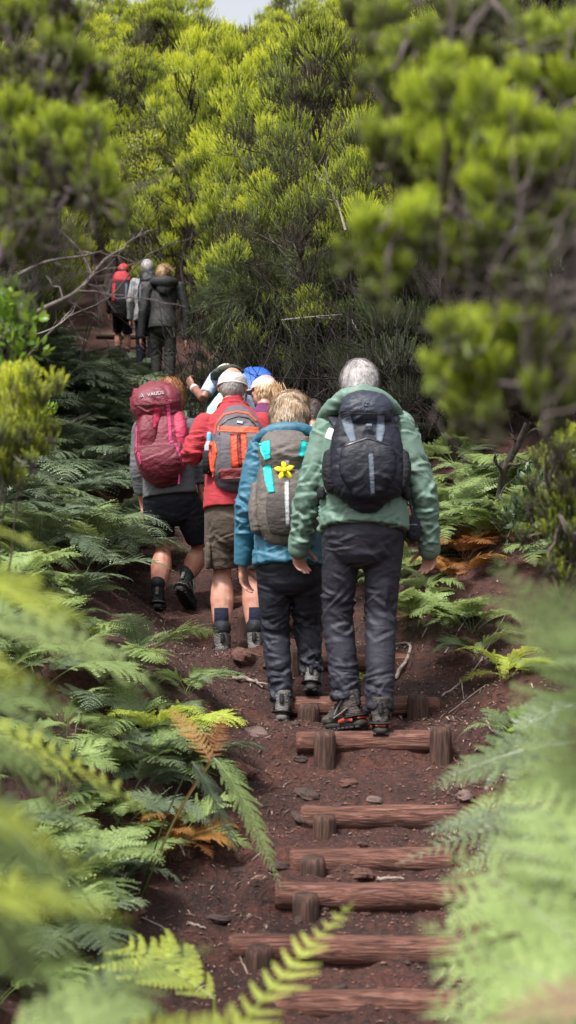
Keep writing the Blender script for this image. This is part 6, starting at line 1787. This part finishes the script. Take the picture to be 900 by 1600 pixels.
# right edge: darker bush under the big tree
near_heath('dark green heath bush at the right edge above the pale ferns', Vector((1.0, 3.9, gz(1.0, 3.9))), [[Vector((1.0, 3.9, gz(1.0, 3.9))), Vector((.95, 3.9, 1.45)), (920, 860, 3.9), (900, 760, 3.9), (890, 700, 3.9), (880, 690, 3.9)], [(920, 860, 3.9), (870, 800, 3.8), (855, 760, 3.8)]],
           [(885, 690, 3.8, 30, .6), (870, 730, 3.8, 30, .35), (895, 740, 3.8, 34, .35), (865, 780, 3.8, 30, .32), (890, 800, 3.8, 36, .35), (870, 830, 3.8, 34, .35), (895, 860, 3.8, 34, .35), (885, 900, 3.8, 30, .35)], [(880, 780, 3.9, 30, 60)], 12, mat=HEATH)

# grey curved branches reaching in at the left
def branch_obj(label, pts, r, n_side, seed, mat=None, r1=.35):
    rg = np.random.default_rng(seed); P = spline([W(*q) for q in pts], 8); m = MB(); m.tube(P, r, r * r1, 7)
    for q in range(n_side):
        k = rg.integers(4, len(P) - 1); dd = nrm(nrm(P[k] - P[k - 1]) + rg.normal(size=3) * .6); l = rg.uniform(.08, .35); E = wig(P[k], P[k] + dd * l, 7, .008, rg); m.tube(E, r * .4, r * .12, 4)
        for s in range(3): j = rg.integers(2, 6); d2 = nrm(dd + rg.normal(size=3) * .7); m.tube(wig(E[j], E[j] + d2 * l * .5, 5, .005, rg), r * .18, r * .08, 3)
    o = link('dead_branch', m.mesh('dead_branch', off=tuple(P[0])), mat or BARKP, loc=tuple(P[0])); tag(o, label, 'branch', 'bare grey branches')
branch_obj('long grey branch curving up from the left edge toward the far walkers', [(-60, 560, 4.2), (0, 528, 4.3), (60, 486, 4.5), (120, 455, 4.7), (165, 405, 4.9), (200, 385, 5.0)], .010, 7, 1, BARKM)
branch_obj('thinner grey branch above the long one at left', [(-60, 480, 4.0), (10, 440, 4.2), (70, 410, 4.4), (130, 400, 4.6), (160, 392, 4.7)], .007, 6, 2, BARKM)
branch_obj('slender branch crossing in front of the far walkers', [(40, 560, 8), (100, 500, 8.5), (170, 465, 9), (230, 400, 9.5), (300, 372, 10)], .009, 7, 3, BARK)
branch_obj('thin pale twig over the shaded left ferns', [(40, 527, 6.5), (70, 518, 6.6), (95, 505, 6.7), (115, 486, 6.8)], .004, 3, 4)
branch_obj('grey dead trunk leaning on the right bank among the ferns', [(775, 830, 8.6), (783, 770, 8.5), (788, 735, 8.4), (812, 690, 8.3), (825, 660, 8.2)], .032, 5, 5, BARK, .6)
branch_obj('pale bare branches in the middle of the thicket', [(540, 360, 11.5), (528, 320, 11.6), (515, 285, 11.8)], .012, 8, 6)
branch_obj('thin bare stick low behind the white-haired man', [(440, 500, 11.5), (500, 494, 11.4), (560, 490, 11.3)], .006, 3, 7)

# laurel-like bush with broad leaves at the left edge
LAU = leaf_mat('broad_leaf', [(0, (.05, .10, .015)), (.5, (.12, .22, .02)), (1, (.26, .40, .04))], objvar=.0, transl=.35, kr=.8, kg=.2, rough=.35)
def leafy(label, clumps, root, seed, n=60, ll=.045, mat=None, group='broad-leaved plants'):
    rg = np.random.default_rng(seed); e = empty('leafy_shrub', root, label, 'shrub', group); off = tuple(root); st = MB(); lv = MB()
    for px, py, d, rp in clumps:
        C = npv(W(px, py, d)); r = rp / FPX * d; st.tube(wig(npv(root), C, 8, .01, rg), .005, .002, 4)
        N = int(n * (rp / 30) ** 2); D = nrm(rg.normal(size=(N, 3)) + [0, 0, .3]); S = C + D * r * rg.random((N, 1)) ** .5
        A = nrm(D * .7 + [0, 0, .5] + rg.normal(size=(N, 3)) * .4); side = nrm(np.cross(A, rg.normal(size=(N, 3)))); L = ll * rg.uniform(.6, 1.1, (N, 1)); w_ = L * .22
        up = np.cross(A, side)
        V = np.stack([S, S + A * L * .35 + side * w_ + up * w_ * .3, S + A * L * .7 + side * w_ * .8 + up * w_ * .25, S + A * L, S + A * L * .7 - side * w_ * .8 + up * w_ * .25, S + A * L * .35 - side * w_ + up * w_ * .3, S + A * L * .5], 1)
        q = np.arange(N) * 7; tn = rg.random(N)
        G = np.stack([np.repeat(tn, 7), np.tile([0, .3, .7, 1, .7, .3, .5], N), np.repeat(rg.random(N), 7)], 1)
        lv.add(V.reshape(-1, 3), np.concatenate([np.stack([q, q + 1, q + 6, q + 5], 1), np.stack([q + 1, q + 2, q + 3, q + 6], 1), np.stack([q + 6, q + 3, q + 4, q + 5], 1)]), None, G)
    link('stem', st.mesh('stem', off=off), BARK, e); link('foliage', lv.mesh('foliage', smooth=True, growth=True, off=off), mat or LAU, e)
leafy('bright broad-leaved bush at the left edge under the grey branches', [(20, 470, 3.9, 28), (45, 500, 3.9, 26), (15, 540, 3.9, 34), (50, 545, 3.9, 22), (25, 500, 3.9, 26), (5, 590, 3.9, 30), (-20, 500, 3.9, 30)], Vector((-.95, 3.95, gz(-.95, 3.95))), 1, 46)
leafy('small bright sprig above the shaded left ferns', [(78, 640, 10.0, 10), (70, 650, 10.0, 8)], Vector((-1.74, 10.0, gz(-1.74, 10.0))), 2, 260, .045)
leafy('green broad-leaved seedling at the right edge of the steps', [(825, 1128, 4.0, 18), (845, 1135, 4.0, 16)], Vector((.74, 4.05, gz(.74, 4.05))), 3, 60, .05)
leafy('thin-leaved dark shrub in front of the leaning trunk', [(815, 790, 8.0, 34), (840, 760, 8.0, 34), (800, 820, 8.0, 26), (850, 800, 8.0, 26)], Vector((1.45, 8.0, gz(1.45, 8.0))), 4, 60, .07, leaf_mat('dark_leaf', [(0, (.03, .05, .025)), (1, (.10, .14, .07))], transl=.15, rough=.4))
leafy('olive-leaved shrub in the middle of the left thicket', [(205, 240, 16.5, 30), (220, 215, 16.5, 28), (195, 270, 16.5, 26), (230, 250, 16.5, 24), (215, 280, 16.5, 22)], Vector((-2.6, 16.5, gz(-2.6, 16.5))), 5, 150, .06, leaf_mat('olive_leaf', [(0, (.07, .05, .02)), (.5, (.12, .13, .03)), (1, (.3, .32, .05))], transl=.25))
